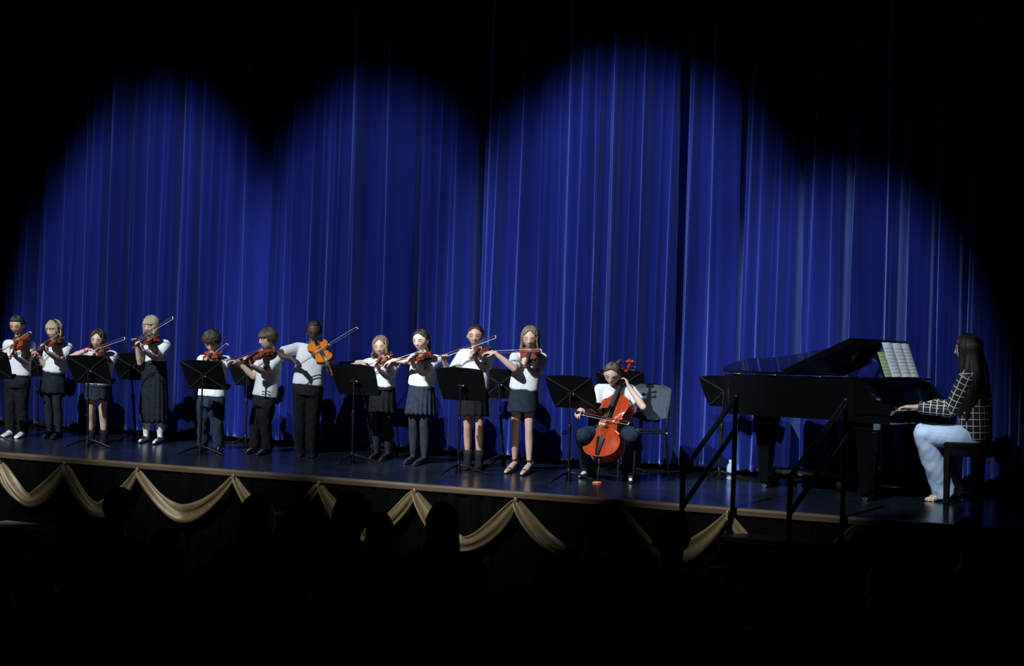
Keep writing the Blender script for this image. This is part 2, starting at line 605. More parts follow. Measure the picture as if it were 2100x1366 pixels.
# ------------------------------------------------------------------ gold swags pinned along the stage front
PINS = [(-150, 936), (6, 948), (139, 952), (288, 964), (485, 977), (660, 992), (855, 1007), (1062, 1026), (1272, 1038), (1495, 1053), (1757, 1077), (2030, 1098), (2250, 1115)]
PINLAB = ['beyond the boy in white sneakers', 'below the boy in white sneakers', 'below the girl with the teal shoulder pad', 'below the curly haired boy',
          'below the boy with the golden orange viola', 'below the girl with wavy hair', 'below the girl in the pleated skirt', 'below the cellist',
          'beside the steps with black handrails', 'behind the black handrails', 'below the piano keyboard', 'below the piano bench']
for i in range(len(PINS) - 1):
    A, B = on_y(*PINS[i], -0.07), on_y(*PINS[i + 1], -0.07)
    A.y = B.y = -0.07
    rnd = random.Random(i)
    ln = abs(B.x - A.x)
    sag = 0.36 + 0.04 * (ln - 0.8) + rnd.uniform(-0.03, 0.03)
    NN, ND = 44, 9
    rf, rb = [], []
    for k in range(NN + 1):
        t = k / NN
        c = A.lerp(B, t)
        c.z -= sag * (1 - abs(2 * t - 1) ** 1.7)
        wd = 0.018 + 0.062 * math.sin(PI * min(1, max(0, t))) ** 0.5
        wd *= (1.15 - 0.2 * t) * (0.9 + 0.15 * math.sin(9 * t + i))
        ct_ = math.cos(PI * t)
        tilt = 1.15 * abs(ct_) ** 0.45 if ct_ > 0 else -0.35 * abs(ct_) ** 0.45
        dz = -sag * -1.7 * 2 * (1 if t > 0.5 else -1) * abs(2 * t - 1) ** 0.7 if abs(t - .5) > 1e-6 else 0
        tg = V((ln, 0, dz)).normalized()
        up_ = V((-tg.z, 0, tg.x))
        row_f, row_b = [], []
        for d in range(ND):
            q = d / (ND - 1) * 2 - 1
            fold = 0.010 * math.sin(q * 5 + 3 * t + i) + 0.006 * math.sin(q * 11 - 6 * t)
            p = c + up_ * (q * wd * math.cos(tilt * 0.8)) + V((0, -1, 0)) * (-q * wd * math.sin(tilt * 0.8) + fold * min(1, wd / 0.05) + 0.05)
            row_f.append(p)
            row_b.append(p + V((0, 0.004, 0)))
        rf.append(row_f + row_b[::-1])
    mb = MB()
    mb.loft(rf)
    # gathered knot at the pin
    mb.ball(B + V((0, -0.045, 0.0)), (0.018, 0.014, 0.03))
    tag(link('gold_swag', mb.mesh('gold_swag', A, smooth=True), 'gold_satin', loc=A),
        'gold satin swag draped on the stage front ' + PINLAB[i], 'swag', 'gold swags along the stage front')

# ------------------------------------------------------------------ portable steps with two handrails
sx0, sx1 = on_z(1500, 1043).x, on_z(1728, 1060).x
st = empty('stage_steps', ((sx0 + sx1) / 2, -0.6, HOUSE), 'black portable steps leading up to the stage front', 'steps')
so = V(st.location)
hw = (sx1 - sx0) / 2
NT = 5
for i in range(NT):
    z = -0.19 * (i + 1) + 0.02
    y = -0.10 - 0.27 * i
    mb = MB()
    mb.box((so.x, y - 0.13, z - 0.015), (hw - 0.01, 0.15, 0.018))
    mb.box((so.x, y - 0.275, z - 0.002), (hw - 0.01, 0.008, 0.006))
    link('tread', mb.mesh('tread', so), 'black_metal', st)
for s_ in (-1, 1):
    mb = MB()
    a, b_ = V((so.x + s_ * hw, -0.10, -0.20)), V((so.x + s_ * hw, -0.10 - 0.27 * NT, HOUSE + 0.02))
    d = (b_ - a).normalized()
    mb.box((a + b_) / 2, (0.018, (b_ - a).length / 2, 0.06), (V((1, 0, 0)), d, V((1, 0, 0)).cross(d)))
    mb.box((so.x + s_ * hw, -0.12, HOUSE / 2 - 0.08), (0.018, 0.02, -HOUSE / 2 - 0.08))
    link('stringer', mb.mesh('stringer', so), 'black_metal', st)
RAILS = ['black tubular handrail of the stage steps, the one beside the cellist', 'black tubular handrail of the stage steps, the one before the piano keyboard']
for k, (bx, lx, ty) in enumerate(((1503, 1401, 966), (1728, 1621, 978))):
    base = on_y(bx, 1045 + (bx - 1503) * 0.072, -0.06)
    base.y = -0.07
    low_top = on_y(lx, ty, -1.25)
    hr = empty('handrail', (base.x, -0.6, HOUSE), RAILS[k], 'handrail', 'handrails of the steps')
    ho = V(hr.location)
    top = V((base.x, -0.07, low_top.z + 0.47))
    lt = V((low_top.x, -1.25, low_top.z))
    for nm, pts in (('post', [V((base.x, -0.07, HOUSE)), top]), ('post', [V((lt.x, lt.y, HOUSE)), lt]),
                    ('top_rail', [top, lt]), ('lower_rail', [top - UP * 0.24, lt - UP * 0.24])):
        mb = MB()
        mb.tube(pts, 0.018, 12)
        link(nm, mb.mesh(nm, ho, True), 'black_metal', hr)
    for p in (top, lt):
        mb = MB()
        mb.ball(p, 0.026)
        link('joint', mb.mesh('joint', ho, True), 'black_metal', hr)


# ------------------------------------------------------------------ music stands
def stand_mesh():
    """desk frame: x across, y = depth towards the audience (back of desk), z up; origin at desk centre"""
    out = {}
    W, H = 0.225, 0.165
    mb = MB()
    ol = []
    for i in range(13):
        t = i / 12
        ol.append(V((-W + 2 * W * t, 0, H - 0.012 + 0.020 * math.sin(PI * t) ** 0.8)))
    for i in range(1, 6):
        ol.append(V((W + 0.012 * math.sin(PI * i / 6) - 0.02 * (i / 6), 0, H - 0.012 - (2 * H - 0.012) * i / 6)))
    ol += [V((W - 0.02, 0, -H)), V((-W + 0.02, 0, -H))]
    for i in range(1, 6):
        t = 1 - i / 6
        ol.append(V((-W - 0.012 * math.sin(PI * t) + 0.02 * t, 0, H - 0.012 - (2 * H - 0.012) * t)))
    mb.prism(ol, V((0, -0.004, 0)))
    out['desk'] = mb.mesh('stand_desk')
    mb = MB()
    mb.box((0, 0.032, -H), (W - 0.01, 0.034, 0.003))
    mb.box((0, 0.064, -H + 0.008), (W - 0.01, 0.003, 0.010))
    out['lip'] = mb.mesh('stand_lip')
    for k, (ax, az) in enumerate(((-1, 1), (1, 1), (1, -1), (-1, -1))):
        mb = MB()
        a, b_ = V((0, -0.007, 0)), V((ax * (W - 0.01 if az > 0 else W - 0.03), -0.007, az * (H - 0.015)))
        d = (b_ - a).normalized()
        mb.box((a + b_) / 2, ((b_ - a).length / 2, 0.003, 0.005), (d, V((0, 1, 0)), d.cross(V((0, 1, 0)))))
        out['brace%d' % k] = mb.mesh('stand_brace')
    mb = MB()
    mb.tube([(0, -0.006, 0), (0, -0.03, 0)], 0.022, 14, rnd=False)
    mb.tube([(-0.03, -0.026, 0), (0.03, -0.026, 0)], 0.010, 10)
    out['pivot'] = mb.mesh('stand_pivot')
    mb = MB()
    mb.ball((0.030, -0.03, 0), 0.013)
    out['knob'] = mb.mesh('stand_knob', smooth=True)
    return out


SM = stand_mesh()
for k, v in SM.items():
    v.materials.append(MATS['chrome' if k == 'knob' else 'steel' if k.startswith('brace') else 'desk_black' if k in ('desk', 'lip') else 'black_metal'])
mb = MB()
mb.tube([(0, 0, 0.0), (0, 0, 0.05), (0, 0, 0.10)], [0.03, 0.024, 0.017], 12)
HUBME = mb.mesh('stand_hub', smooth=True)
HUBME.materials.append(MATS['black_metal'])
mb = MB()
mb.tube([(0.02, 0, 0.075), (0.09, 0, 0.062), (0.17, 0, 0.036), (0.245, 0, 0.012)], [0.013, 0.011, 0.010, 0.009], 8, flat=(1.0, 0.7))
LEGME = mb.mesh('stand_leg', smooth=True)
LEGME.materials.append(MATS['black_metal'])
mb = MB()
mb.ball((0.248, 0, 0.010), (0.016, 0.012, 0.010))
FOOTME = mb.mesh('stand_foot', smooth=True)
FOOTME.materials.append(MATS['rubber'])


def music_stand(base_px, desk_px, psi, tilt, legrot, label, scale=1.0, chrome_brace=True):
    base = on_z(*base_px)
    T = V((CAM.x - base.x, CAM.y - base.y, 0)).normalized()
    rr = V((-T.y, T.x, 0))
    d = ray(*desk_px)
    c = CAM + d * ((base - CAM).dot(T) / d.dot(T))
    root = empty('music_stand', base, label, 'music stand', 'music stands')
    # direction the back of the desk faces: turned by psi towards picture left
    bd = T * math.cos(psi) - rr * math.sin(psi)
    xx = rr * math.cos(psi) + T * math.sin(psi)
    fw = -bd * math.cos(tilt) + UP * math.sin(tilt)         # local +y: towards the player
    zz = xx.cross(fw)
    Mx = Matrix.Identity(4)
    for i in range(3):
        Mx[i][0], Mx[i][1], Mx[i][2], Mx[i][3] = xx[i] * scale, fw[i] * scale, zz[i] * scale, (c - base)[i]
    desk = link('desk', SM['desk'], None, root)
    desk.matrix_local = Mx
    for k in SM:
        if k == 'desk':
            continue
        if k.startswith('brace') and not chrome_brace:
            continue
        o = link('brace' if k.startswith('brace') else k, SM[k], None, desk)
    piv = c + bd * 0.03 - UP * 0.01
    low = V((0, 0, 0.09))
    for nm, a, b_, r in (('upper_pole', low.lerp(piv - base, 0.45), piv - base, 0.0085), ('lower_pole', low, low.lerp(piv - base, 0.55), 0.0125)):
        mb = MB()
        mb.tube([a, b_], r, 10)
        link(nm, mb.mesh(nm, smooth=True), 'black_metal', root)
    mb = MB()
    q = low.lerp(piv - base, 0.55)
    mb.tube([q - UP * 0.02, q + UP * 0.02], 0.017, 10)
    link('collar', mb.mesh('collar', smooth=True), 'black_metal', root)
    link('hub', HUBME, None, root)
    for k in range(3):
        lg = link('leg', LEGME, None, root)
        lg.rotation_euler = (0, 0, legrot + k * 2 * PI / 3)
        link('rubber_foot', FOOTME, None, lg)
    return root


R_ = math.radians
for bpx, dpx, psi, tilt, lr, lab, cb in (
        ((-20, 906), (-20, 748), 30, 32, 0.3, 'black music stand in front of the boy in white sneakers', True),
        ((76, 884), (80, 746), 26, 28, 0.9, 'black music stand behind the girl with the black headband', True),
        ((179, 917), (184, 758), 31, 33, 0.2, 'black music stand hiding the waist of the girl with pink and teal', True),
        ((277, 903), (272, 752), 31, 30, 0.5, 'black music stand behind the long black skirt', True),
        ((410, 932), (419, 769), 31, 33, 0.1, 'black music stand in front of the curly haired boy', True),
        ((503, 912), (510, 764), 31, 30, 0.6, 'black music stand behind the neck of the dark red violin', True),
        ((722, 950), (729, 779), 27, 30, 2.6, 'plain black music stand in front of the girl with wavy hair', False),
        ((762, 934), (742, 771), 26, 30, 0.4, 'black music stand standing behind the plain stand of the wavy haired girl', True),
        ((940, 971), (947, 788), 22, 30, 0.35, 'plain black music stand in front of the girl with dark ankle boots', False),
        ((1031, 950), (1026, 787), 26, 30, 0.5, 'black music stand between the girl in ankle boots and the girl in sandals', True),
        ((1166, 987), (1173, 804), 28, 33, 0.25, 'black music stand with bright braces in front of the cellist', True),
        ((1268, 966), (1273, 790), 10, 28, 0.2, 'black music stand behind the head of the cellist', True),
        ((1474, 984), (1487, 803), 28, 33, 2.4, 'black music stand beside the tail of the piano', True)):
    music_stand(bpx, dpx, R_(psi), R_(tilt), lr, lab, 1.0, cb)


# ------------------------------------------------------------------ violins, viola, cello and bows
HALF = [(0, 0.0), (.004, .10), (.045, .205), (.12, .272), (.21, .287), (.29, .266), (.345, .226), (.372, .238), (.40, .190), (.46, .160), (.52, .152),
        (.575, .163), (.615, .202), (.645, .184), (.70, .207), (.78, .232), (.86, .226), (.93, .178), (.985, .09), (1, 0.0)]


def dense_outline(k=3):
    pts = [V((x, y, 0)) for y, x in HALF]
    out = []
    for i in range(len(pts) - 1):
        p0, p1, p2, p3 = pts[max(0, i - 1)], pts[i], pts[i + 1], pts[min(len(pts) - 1, i + 2)]
        for j in range(k):
            t = j / k
            q = 0.5 * ((2 * p1) + (p2 - p0) * t + (2 * p0 - 5 * p1 + 4 * p2 - p3) * t * t + (3 * p1 - p0 - 3 * p2 + p3) * t ** 3)
            q.x = max(0, q.x)
            out.append(q)
    out.append(pts[-1])
    left = [V((-p.x, p.y, 0)) for p in out[1:-1]]
    return out + left[::-1]


OUTL = dense_outline(2)


def instrument_meshes(cello=False):
    """body length 1, y from tail to scroll, z = front; returns name -> (mesh, material key)"""
    d = 0.085 if not cello else 0.155                      # rib depth
    nl = 0.38 if not cello else 0.36                       # neck length beyond the body
    out = []

    def plate(name, z0, hgt, sgn, key):
        mb = MB()
        n = len(OUTL)
        rings = []
        for k, (sc, zz) in enumerate(((1.035, 0), (1.035, 0.012), (0.93, 0.016), (0.75, hgt * 0.6 + .012), (0.45, hgt * 0.92 + .012), (0.15, hgt + .012))):
            rings.append([V((p.x * sc, 0.5 + (p.y - 0.5) * (sc if sc < 1 else 1.012), z0 + sgn * zz)) for p in OUTL])
        mb.loft(rings)
        out.append((name, mb.mesh(name, smooth=None), key))
    plate('top_plate', d, 0.035, 1, 'top')
    plate('back_plate', 0, 0.030, -1, 'side')
    mb = MB()
    mb.loft([[V((p.x, p.y, z)) for p in OUTL] for z in (0, d)])
    out.append(('ribs', mb.mesh('ribs'), 'side'))
    # neck and pegbox with scroll
    mb = MB()
    zt = d + 0.055
    mb.tube([(0, 0.97, d * 0.4), (0, 1.0, d * 0.8), (0, 1.06, zt - 0.035), (0, 1 + nl, zt - 0.05)], [0.035, 0.034, 0.026, 0.022], 10, rnd=False)
    out.append(('neck', mb.mesh('neck', smooth=True), 'side'))
    mb = MB()
    sl = 0.29 if not cello else 0.24
    pts = [V((0, 1 + nl, zt - 0.045)), V((0, 1 + nl + sl * 0.45, zt - 0.075)), V((0, 1 + nl + sl * 0.75, zt - 0.10)), V((0, 1 + nl + sl * .9, zt - 0.085))]
    mb.tube(pts, [0.032, 0.028, 0.022, 0.018], 10, flat=(1.2, 0.9), ref=(0, 0, 1))
    cy, cz = 1 + nl + sl * 0.86, zt - 0.068
    sp = [V((0, cy + r_ * math.cos(t), cz + r_ * math.sin(t))) for t, r_ in [(-1.9 + 0.5 * k, 0.040 * (1 - k / 22)) for k in range(20)]]
    mb.tube(sp, [0.018 - 0.0004 * k for k in range(20)], 8)
    mb.tube([(-0.048, cy, cz), (0.048, cy, cz)], 0.024, 12)
    out.append(('scroll', mb.mesh('scroll', smooth=True), 'side'))
    mb = MB()
    fb0 = 0.62 if not cello else 0.60
    rg = []
    for y, hwid, z in ((fb0, 0.058, zt + 0.02), (1 + nl, 0.036, zt - 0.022)):
        rg.append([V((-hwid, y, z - 0.012)), V((-hwid * .7, y, z + 0.006)), V((0, y, z + 0.012)), V((hwid * .7, y, z + 0.006)), V((hwid, y, z - 0.012))])
    mb.loft(rg)
    out.append(('fingerboard', mb.mesh('fingerboard'), 'ebony'))
    mb = MB()
    rg = []
    for y, hwid, z in ((0.015, 0.030, d + 0.045), (0.10, 0.040, d + 0.062), (0.27, 0.062, d + 0.085)):
        rg.append([V((-hwid, y, z - 0.012)), V((0, y, z + 0.012)), V((hwid, y, z - 0.012)), V((0, y, z - 0.016))])
    mb.loft(rg)
    out.append(('tailpiece', mb.mesh('tailpiece'), 'ebony'))
    bz = d + 0.125 if not cello else d + 0.15
    mb = MB()
    br = [(-.058, 0.035), (-.05, 0.075), (-.058, bz - d - 0.02), (-.03, bz - d), (.03, bz - d), (.058, bz - d - 0.02), (.05, 0.075), (.058, 0.035), (.03, 0.035), (.02, .06), (-.02, .06), (-.03, .035)]
    mb.prism([V((x, 0.435, d + z)) for x, z in br], V((0, 0.014, 0)))
    out.append(('bridge', mb.mesh('bridge'), 'maple'))
    for k in range(4):
        mb = MB()
        x = (-1.5 + k) * 0.022
        mb.tube([(x * 1.1, 0.26, d + 0.09), (x * 1.2, 0.442, bz + 0.003), (x * 0.62, 1 + nl, zt - 0.006)], 0.0032, 5, rnd=False)
        out.append(('string', mb.mesh('string', smooth=True), 'string'))
    for k in range(4):
        mb = MB()
        s_ = 1 if k % 2 else -1
        y = 1 + nl + sl * (0.14 + 0.13 * k)
        z = zt - 0.06 - 0.008 * k
        mb.tube([(-s_ * 0.03, y, z), (s_ * 0.075, y, z)], [0.009, 0.012], 8)
        mb.ball((s_ * 0.10, y, z), (0.028, 0.022, 0.010))
        out.append(('peg', mb.mesh('peg', smooth=True), 'ebony'))
    for s_ in (-1, 1):                                      # f-holes: thin dark inlaid shapes just proud of the plate
        mb = MB()
        c = [(0.075, 0.545, .035), (0.068, 0.52, .028), (0.085, 0.49, .022), (0.105, 0.44, .018), (0.122, 0.39, .016), (0.138, 0.355, .014), (0.120, 0.338, .014)]
        mb.tube([(s_ * x, y, d + 0.012 + (0.035 if not cello else .035) * max(0, 0.9 - (x / 0.165) ** 2)) for x, y, z in c], [0.010, 0.008, 0.008, 0.009, 0.008, 0.008, 0.010], 6)
        out.append(('sound_hole', mb.mesh('sound_hole', smooth=True), 'ebony'))
    if not cello:
        mb = MB()
        mb.ball((-0.10, 0.085, d + 0.06), (0.095, 0.075, 0.022))
        mb.box((-0.05, 0.0, d * 0.5 + .03), (0.03, 0.014, d * 0.5 + .02))
        out.append(('chin_rest', mb.mesh('chin_rest', smooth=True), 'ebony'))
        mb = MB()
        mb.tube([(-0.22, 0.24, -0.10), (-0.1, 0.13, -0.11), (0.1, 0.13, -0.11), (0.22, 0.24, -0.10)], 0.03, 8, flat=(1, .5))
        out.append(('shoulder_rest', mb.mesh('shoulder_rest', smooth=True), 'rest'))
    return out, 1 + nl + sl


VIO, VIO_LEN = instrument_meshes(False)
CEL, CEL_LEN = instrument_meshes(True)


def place_matrix(o, a, n, scale):
    a = a.normalized()
    n = (n - a * n.dot(a)).normalized()
    x = a.cross(n)
    Mx = Matrix.Identity(4)
    for i in range(3):
        Mx[i][0], Mx[i][1], Mx[i][2], Mx[i][3] = x[i] * scale, a[i] * scale, n[i] * scale, o[i]
    return Mx


def instrument(kind, o, a, n, total, top, side, label, rest='rubber', cat='violin'):
    parts, L = (VIO, VIO_LEN) if kind != 'cello' else (CEL, CEL_LEN)
    root = empty(kind, (0, 0, 0), label, cat, 'violins' if kind != 'cello' else None)
    root.matrix_world = place_matrix(o, a, n, total / L)
    mk = {'top': top, 'side': side, 'rest': rest, 'endpin': 'steel'}
    for nm, me, key in parts:
        ob = bpy.data.objects.new(nm, me)
        COL.objects.link(ob)
        ob.parent = root
        if not me.materials:
            me.materials.append(None)
        ob.material_slots[0].link = 'OBJECT'
        ob.material_slots[0].material = MATS[mk.get(key, key)]
    return root


def bow_obj(A, B, hair_dir, label, kind='violin_bow', group='violin bows'):
    """A frog end, B tip; hair_dir = side on which the hair lies"""
    L = (B - A).length
    a = (B - A).normalized()
    h = (hair_dir - a * hair_dir.dot(a)).normalized()
    s_ = a.cross(h)
    root = empty(kind, A, label, 'bow', group)
    mb = MB()
    pts = []
    for i in range(9):
        t = i / 8
        pts.append(a * (L * t) + h * (0.006 * math.sin(PI * t) - 0.004) - h * 0.012)
    mb.tube(pts, [0.0048 - 0.0016 * i / 8 for i in range(9)], 8)
    link('stick', mb.mesh('stick', smooth=True), 'bow_wood', root)
    mb = MB()
    mb.box(a * (L * 0.515) + h * 0.010, (L * 0.475, 0.005, 0.0009), (a, s_, h))
    link('bow_hair', mb.mesh('bow_hair'), 'bow_hair', root)
    mb = MB()
    mb.box(a * 0.045 + h * 0.002, (0.024, 0.0065, 0.010), (a, s_, h))
    link('frog', mb.mesh('frog'), 'ebony', root)
    mb = MB()
    mb.prism([a * L - h * 0.016 - s_ * .003, a * (L + 0.006) - h * 0.012 - s_ * .003, a * (L - 0.002) + h * 0.010 - s_ * .003, a * (L - 0.008) + h * 0.010 - s_ * .003], s_ * 0.006)
    link('tip', mb.mesh('tip'), 'ivory', root)
    mb = MB()
    mb.tube([a * -0.004 - h * 0.016, a * 0.02 - h * 0.016], 0.0052, 8)
    link('screw', mb.mesh('screw', smooth=True), 'steel', root)
    return root


# ------------------------------------------------------------------ people
def head_pt(dx, dy, dz, feat=True):
    """unit direction -> head surface, head height 1 (chin -0.5, crown 0.5); x = person's left, y = face, z = up"""
    x, y, z = dx * 0.365, dy * 0.43, dz * 0.5
    if z < 0.05:
        k = (0.05 - z) / 0.55
        x *= 1 - 0.40 * k ** 1.4
        y *= (1 - 0.50 * k ** 1.1) if y < 0 else (1 - 0.10 * k ** 2)
    if z > 0.1 and y > 0:
        y *= 1 - 0.10 * ((z - 0.1) / 0.4)
    y -= 0.02
    if feat and dy > 0.15:
        ax = abs(x)
        g = lambda u, c, s_: math.exp(-((u - c) / s_) ** 2)
        if -0.22 < z < 0.1:
            t = min(1, max(0, (0.08 - z) / 0.21))
            drop = 1 if z > -0.13 else max(0, 1 - (-0.13 - z) / 0.055)
            y += g(x, 0, 0.034 + 0.028 * t) * (0.012 + 0.085 * t ** 1.3) * drop
        y -= 0.040 * g(ax, 0.15, 0.07) * g(z, 0.035, 0.05)
        y += 0.022 * g(ax, 0.155, 0.05) * g(z, 0.015, 0.032)
        y += 0.014 * g(z, 0.105, 0.035) * g(ax, 0.13, 0.11)
        y += 0.020 * g(z, -0.255, 0.028) * g(x, 0, 0.085) + 0.020 * g(z, -0.31, 0.026) * g(x, 0, 0.07)
        y -= 0.012 * g(z, -0.365, 0.025) * g(x, 0, 0.09)
        y += 0.030 * g(z, -0.44, 0.055) * g(x, 0, 0.10)
        y += 0.014 * g(ax, 0.19, 0.08) * g(z, -0.13, 0.08)
    return x, y, z


def hand(mb, W, d, pn, size, right, curl=(0.5, 0.6, 0.5), spread=0.06):
    d = d.normalized()
    pn = (pn - d * pn.dot(d)).normalized()
    th = d.cross(pn) * (1 if right else -1)
    rg = []
    for t, hw_, ht in ((0, .15, .11), (.15, .17, .10), (.32, .20, .095), (.46, .205, .08), (.52, .18, .06)):
        rg.append(ell_ring(W + d * (t * size), th, pn, hw_ * size, ht * size, 12))
    mb.loft(rg)
    for i, ln in enumerate((.42, .47, .44, .34)):
        off = 0.155 - 0.105 * i
        p = W + d * (0.48 * size) + th * (off * size)
        dd = (d + th * (off * spread / 0.15)).normalized()
        pts = [p]
        pl = (pn - dd * pn.dot(dd)).normalized()
        for sg, c in zip((.45, .32, .23), curl):
            dd, pl = dd * math.cos(c) + pl * math.sin(c), pl * math.cos(c) - dd * math.sin(c)
            p = p + dd * (ln * sg * size)
            pts.append(p)
        mb.tube(pts, [0.050 * size, 0.047 * size, 0.043 * size, 0.036 * size], 8)
    p = W + d * (0.12 * size) + th * (0.13 * size)
    d1 = (d * 0.65 + th * 0.65 + pn * 0.35).normalized()
    d2 = (d * 0.85 + th * 0.15 + pn * 0.45).normalized()
    mb.tube([p, p + d1 * (.20 * size), p + d1 * (.20 * size) + d2 * (.15 * size), p + d1 * (.20 * size) + d2 * (.26 * size)],
            [.062 * size, .056 * size, .048 * size, .038 * size], 8)


def ik(S, Hn, hint, l1, l2):
    d = (Hn - S).length
    if d > (l1 + l2) * 0.995:
        k = d / ((l1 + l2) * 0.995)
        l1, l2 = l1 * k, l2 * k
    d = max(d, abs(l1 - l2) + 0.01)
    a = (l1 * l1 - l2 * l2 + d * d) / (2 * d)
    h = math.sqrt(max(0, l1 * l1 - a * a))
    u = (Hn - S).normalized()
    q = hint - (S + u * a)
    q = q - u * q.dot(u)
    if q.length < 1e-4:
        q = -UP - u * (-UP).dot(u)
    return S + u * a + q.normalized() * h


def head_frame(fwd, left, pitch, roll):
    F = fwd * math.cos(pitch) - UP * math.sin(pitch)
    L = left
    U = F.cross(L)
    L2 = L * math.cos(roll) + U * math.sin(roll)
    U2 = F.cross(L2)
    return L2, F, U2


def add_head(mb, c, fr, hs, ears=True):
    L, F, U = fr
    NU, NVV = 64, 48
    rings = []
    for i in range(1, NVV):
        th = PI * i / NVV - PI / 2
        rg = []
        for j in range(NU):
            a = 2 * PI * j / NU
            x, y, z = head_pt(math.cos(th) * math.sin(a), math.cos(th) * math.cos(a), math.sin(th))
            rg.append(c + (L * x + F * y + U * z) * hs)
        rings.append(rg)
    mb.loft(rings)
    if ears:
        for s_ in (-1, 1):
            e = c + (L * (s_ * 0.362) + F * -0.03 + U * -0.03) * hs
            mb.ball(e, (0.045 * hs, 0.062 * hs, 0.105 * hs), ((L * 0.9 + F * 0.3 * -s_).normalized(), (F * 0.95 - U * 0.2).normalized(), U), 12, 10)


HAIR = {  # front hairline, front half angle of the face window (deg), side bottom, nape bottom, thickness
    'short': (0.27, 54, 0.04, -0.22, 0.045),
    'buzz': (0.33, 58, 0.00, -0.20, 0.018),
    'curly': (0.16, 58, 0.00, -0.22, 0.10),
    'bowl': (0.10, 60, -0.06, -0.30, 0.075),
    'bangs': (0.13, 50, -0.34, -0.36, 0.065),
    'part': (0.33, 50, -0.30, -0.36, 0.050),
    'back': (0.32, 64, 0.06, -0.25, 0.035),
}


def hair_cap(mb, c, fr, hs, style, seed=0):
    L, F, U = fr
    zh, a0, zs_, zb, th = HAIR[style]
    r = random.Random(seed)
    ph = [r.uniform(0, 6.28) for _ in range(4)]
    NU, NVV = 128, 72
    rings = []
    sm = lambda e0, e1, x: (lambda t: t * t * (3 - 2 * t))(min(1, max(0, (x - e0) / (e1 - e0))))
    for i in range(1, NVV):
        t = PI * i / NVV - PI / 2
        rg = []
        for j in range(NU):
            a = 2 * PI * j / NU
            dx, dy, dz = math.cos(t) * math.sin(a), math.cos(t) * math.cos(a), math.sin(t)
            x, y, z = head_pt(dx, dy, dz, False)
            az = math.degrees(abs(math.atan2(dx, dy)))
            jag = 0.02 * math.sin(a * 17 + ph[0]) + 0.015 * math.sin(a * 31 + ph[1])
            if az < a0:
                low = zh - (0.30 if style == 'part' else 0.22 if style == 'back' else 0.04) * (az / a0) ** 1.8 + jag * (1.0 if zh < 0.2 else 0.15)
            elif az < 105:
                low = zs_ + jag
            else:
                low = zb + (zs_ - zb) * max(0, 1 - (az - 105) / 40) * 0.5 + jag
            soft = 0.03 if (style in ('bowl', 'bangs', 'curly') or az > a0) else 0.06
            k = sm(low - 0.03, low - 0.03 + 2 * soft, z)
            if a0 - 6 < az < a0 + 6 and z < zh:
                k *= sm(a0 - 6, a0 + 6, az)
            strand = 1 + 0.20 * math.sin(a * 26 + ph[2] + 5 * dz) + 0.12 * math.sin(a * 47 + ph[3])
            e = th * strand * (1.15 if dz > 0.3 else 1.0)
            nrm = V((dx / 0.365, dy / 0.43, dz / 0.5)).normalized()
            off = -0.07 * (1 - k) + e * k
            p = V((x, y, z)) + nrm * off
            rg.append(c + (L * p.x + F * p.y + U * p.z) * hs)
        rings.append(rg)
    mb.loft(rings)
    if style == 'curly':
        for k in range(210):
            a = r.uniform(-PI, PI)
            z = r.uniform(-0.15, 1.0)
            rr = math.sqrt(max(0, 1 - z * z))
            az = abs(math.degrees(a))
            if az < 58 and z < 0.38:
                continue
            if az < 100 and z < 0.12:
                continue
            x, y, zz = head_pt(rr * math.sin(a), rr * math.cos(a), z, False)
            p = V((x, y, zz)) * (1.13 + r.uniform(0, 0.09))
            mb.ball(c + (L * p.x + F * p.y + U * p.z) * hs, hs * r.uniform(0.05, 0.075), None, 7, 5)


def locks(mb, c, fr, hs, az0, az1, count, length, seed=0, rad=0.018, out=0.02, start_z=0.30, drop_dir=None, wave=0.006, hug=1.07):
    L, F, U = fr
    r = random.Random(seed)
    for k in range(count):
        az = math.radians(az0 + (az1 - az0) * (k / max(1, count - 1)) + r.uniform(-3, 3))
        pts = []
        for z in (start_z, start_z - 0.2, -0.06, -0.22):
            dz = z / 0.5
            rr = math.sqrt(max(0.05, 1 - dz * dz))
            x, y, zz = head_pt(rr * math.sin(az), rr * math.cos(az), dz, False)
            if z < 0:
                x0, y0, z0 = head_pt(math.sin(az), math.cos(az), 0, False)
                x, y = x0 * 0.97, y0 * 0.97
            pts.append(c + (L * (x * hug) + F * (y * hug) + U * (zz)) * hs)
        n = 6
        ln = length * r.uniform(0.88, 1.05)
        o_ = (pts[-1] - c)
        o_.z = 0
        o_ = o_.normalized() if o_.length > 1e-4 else V((0, 0, 0))
        p = pts[-1].copy()
        dn = drop_dir or V((0, 0, -1))
        for i in range(n):
            t = (i + 1) / n
            p = p + dn * (ln / n) + o_ * (out * (0.6 - t) / n * 2)
            pts.append(p + o_ * (wave * math.sin(6 * t + seed + k)) + L * (wave * math.cos(5 * t + k)))
        m_ = len(pts)
        rd = [rad * (0.75 if i < 1 else 1.0 if i < m_ - 3 else (0.85, 0.6, 0.25)[i - m_ + 3]) for i in range(m_)]
        mb.tube(pts, rd, 8, flat=(0.7, 1.15), ref=o_ if o_.length > 0 else None)


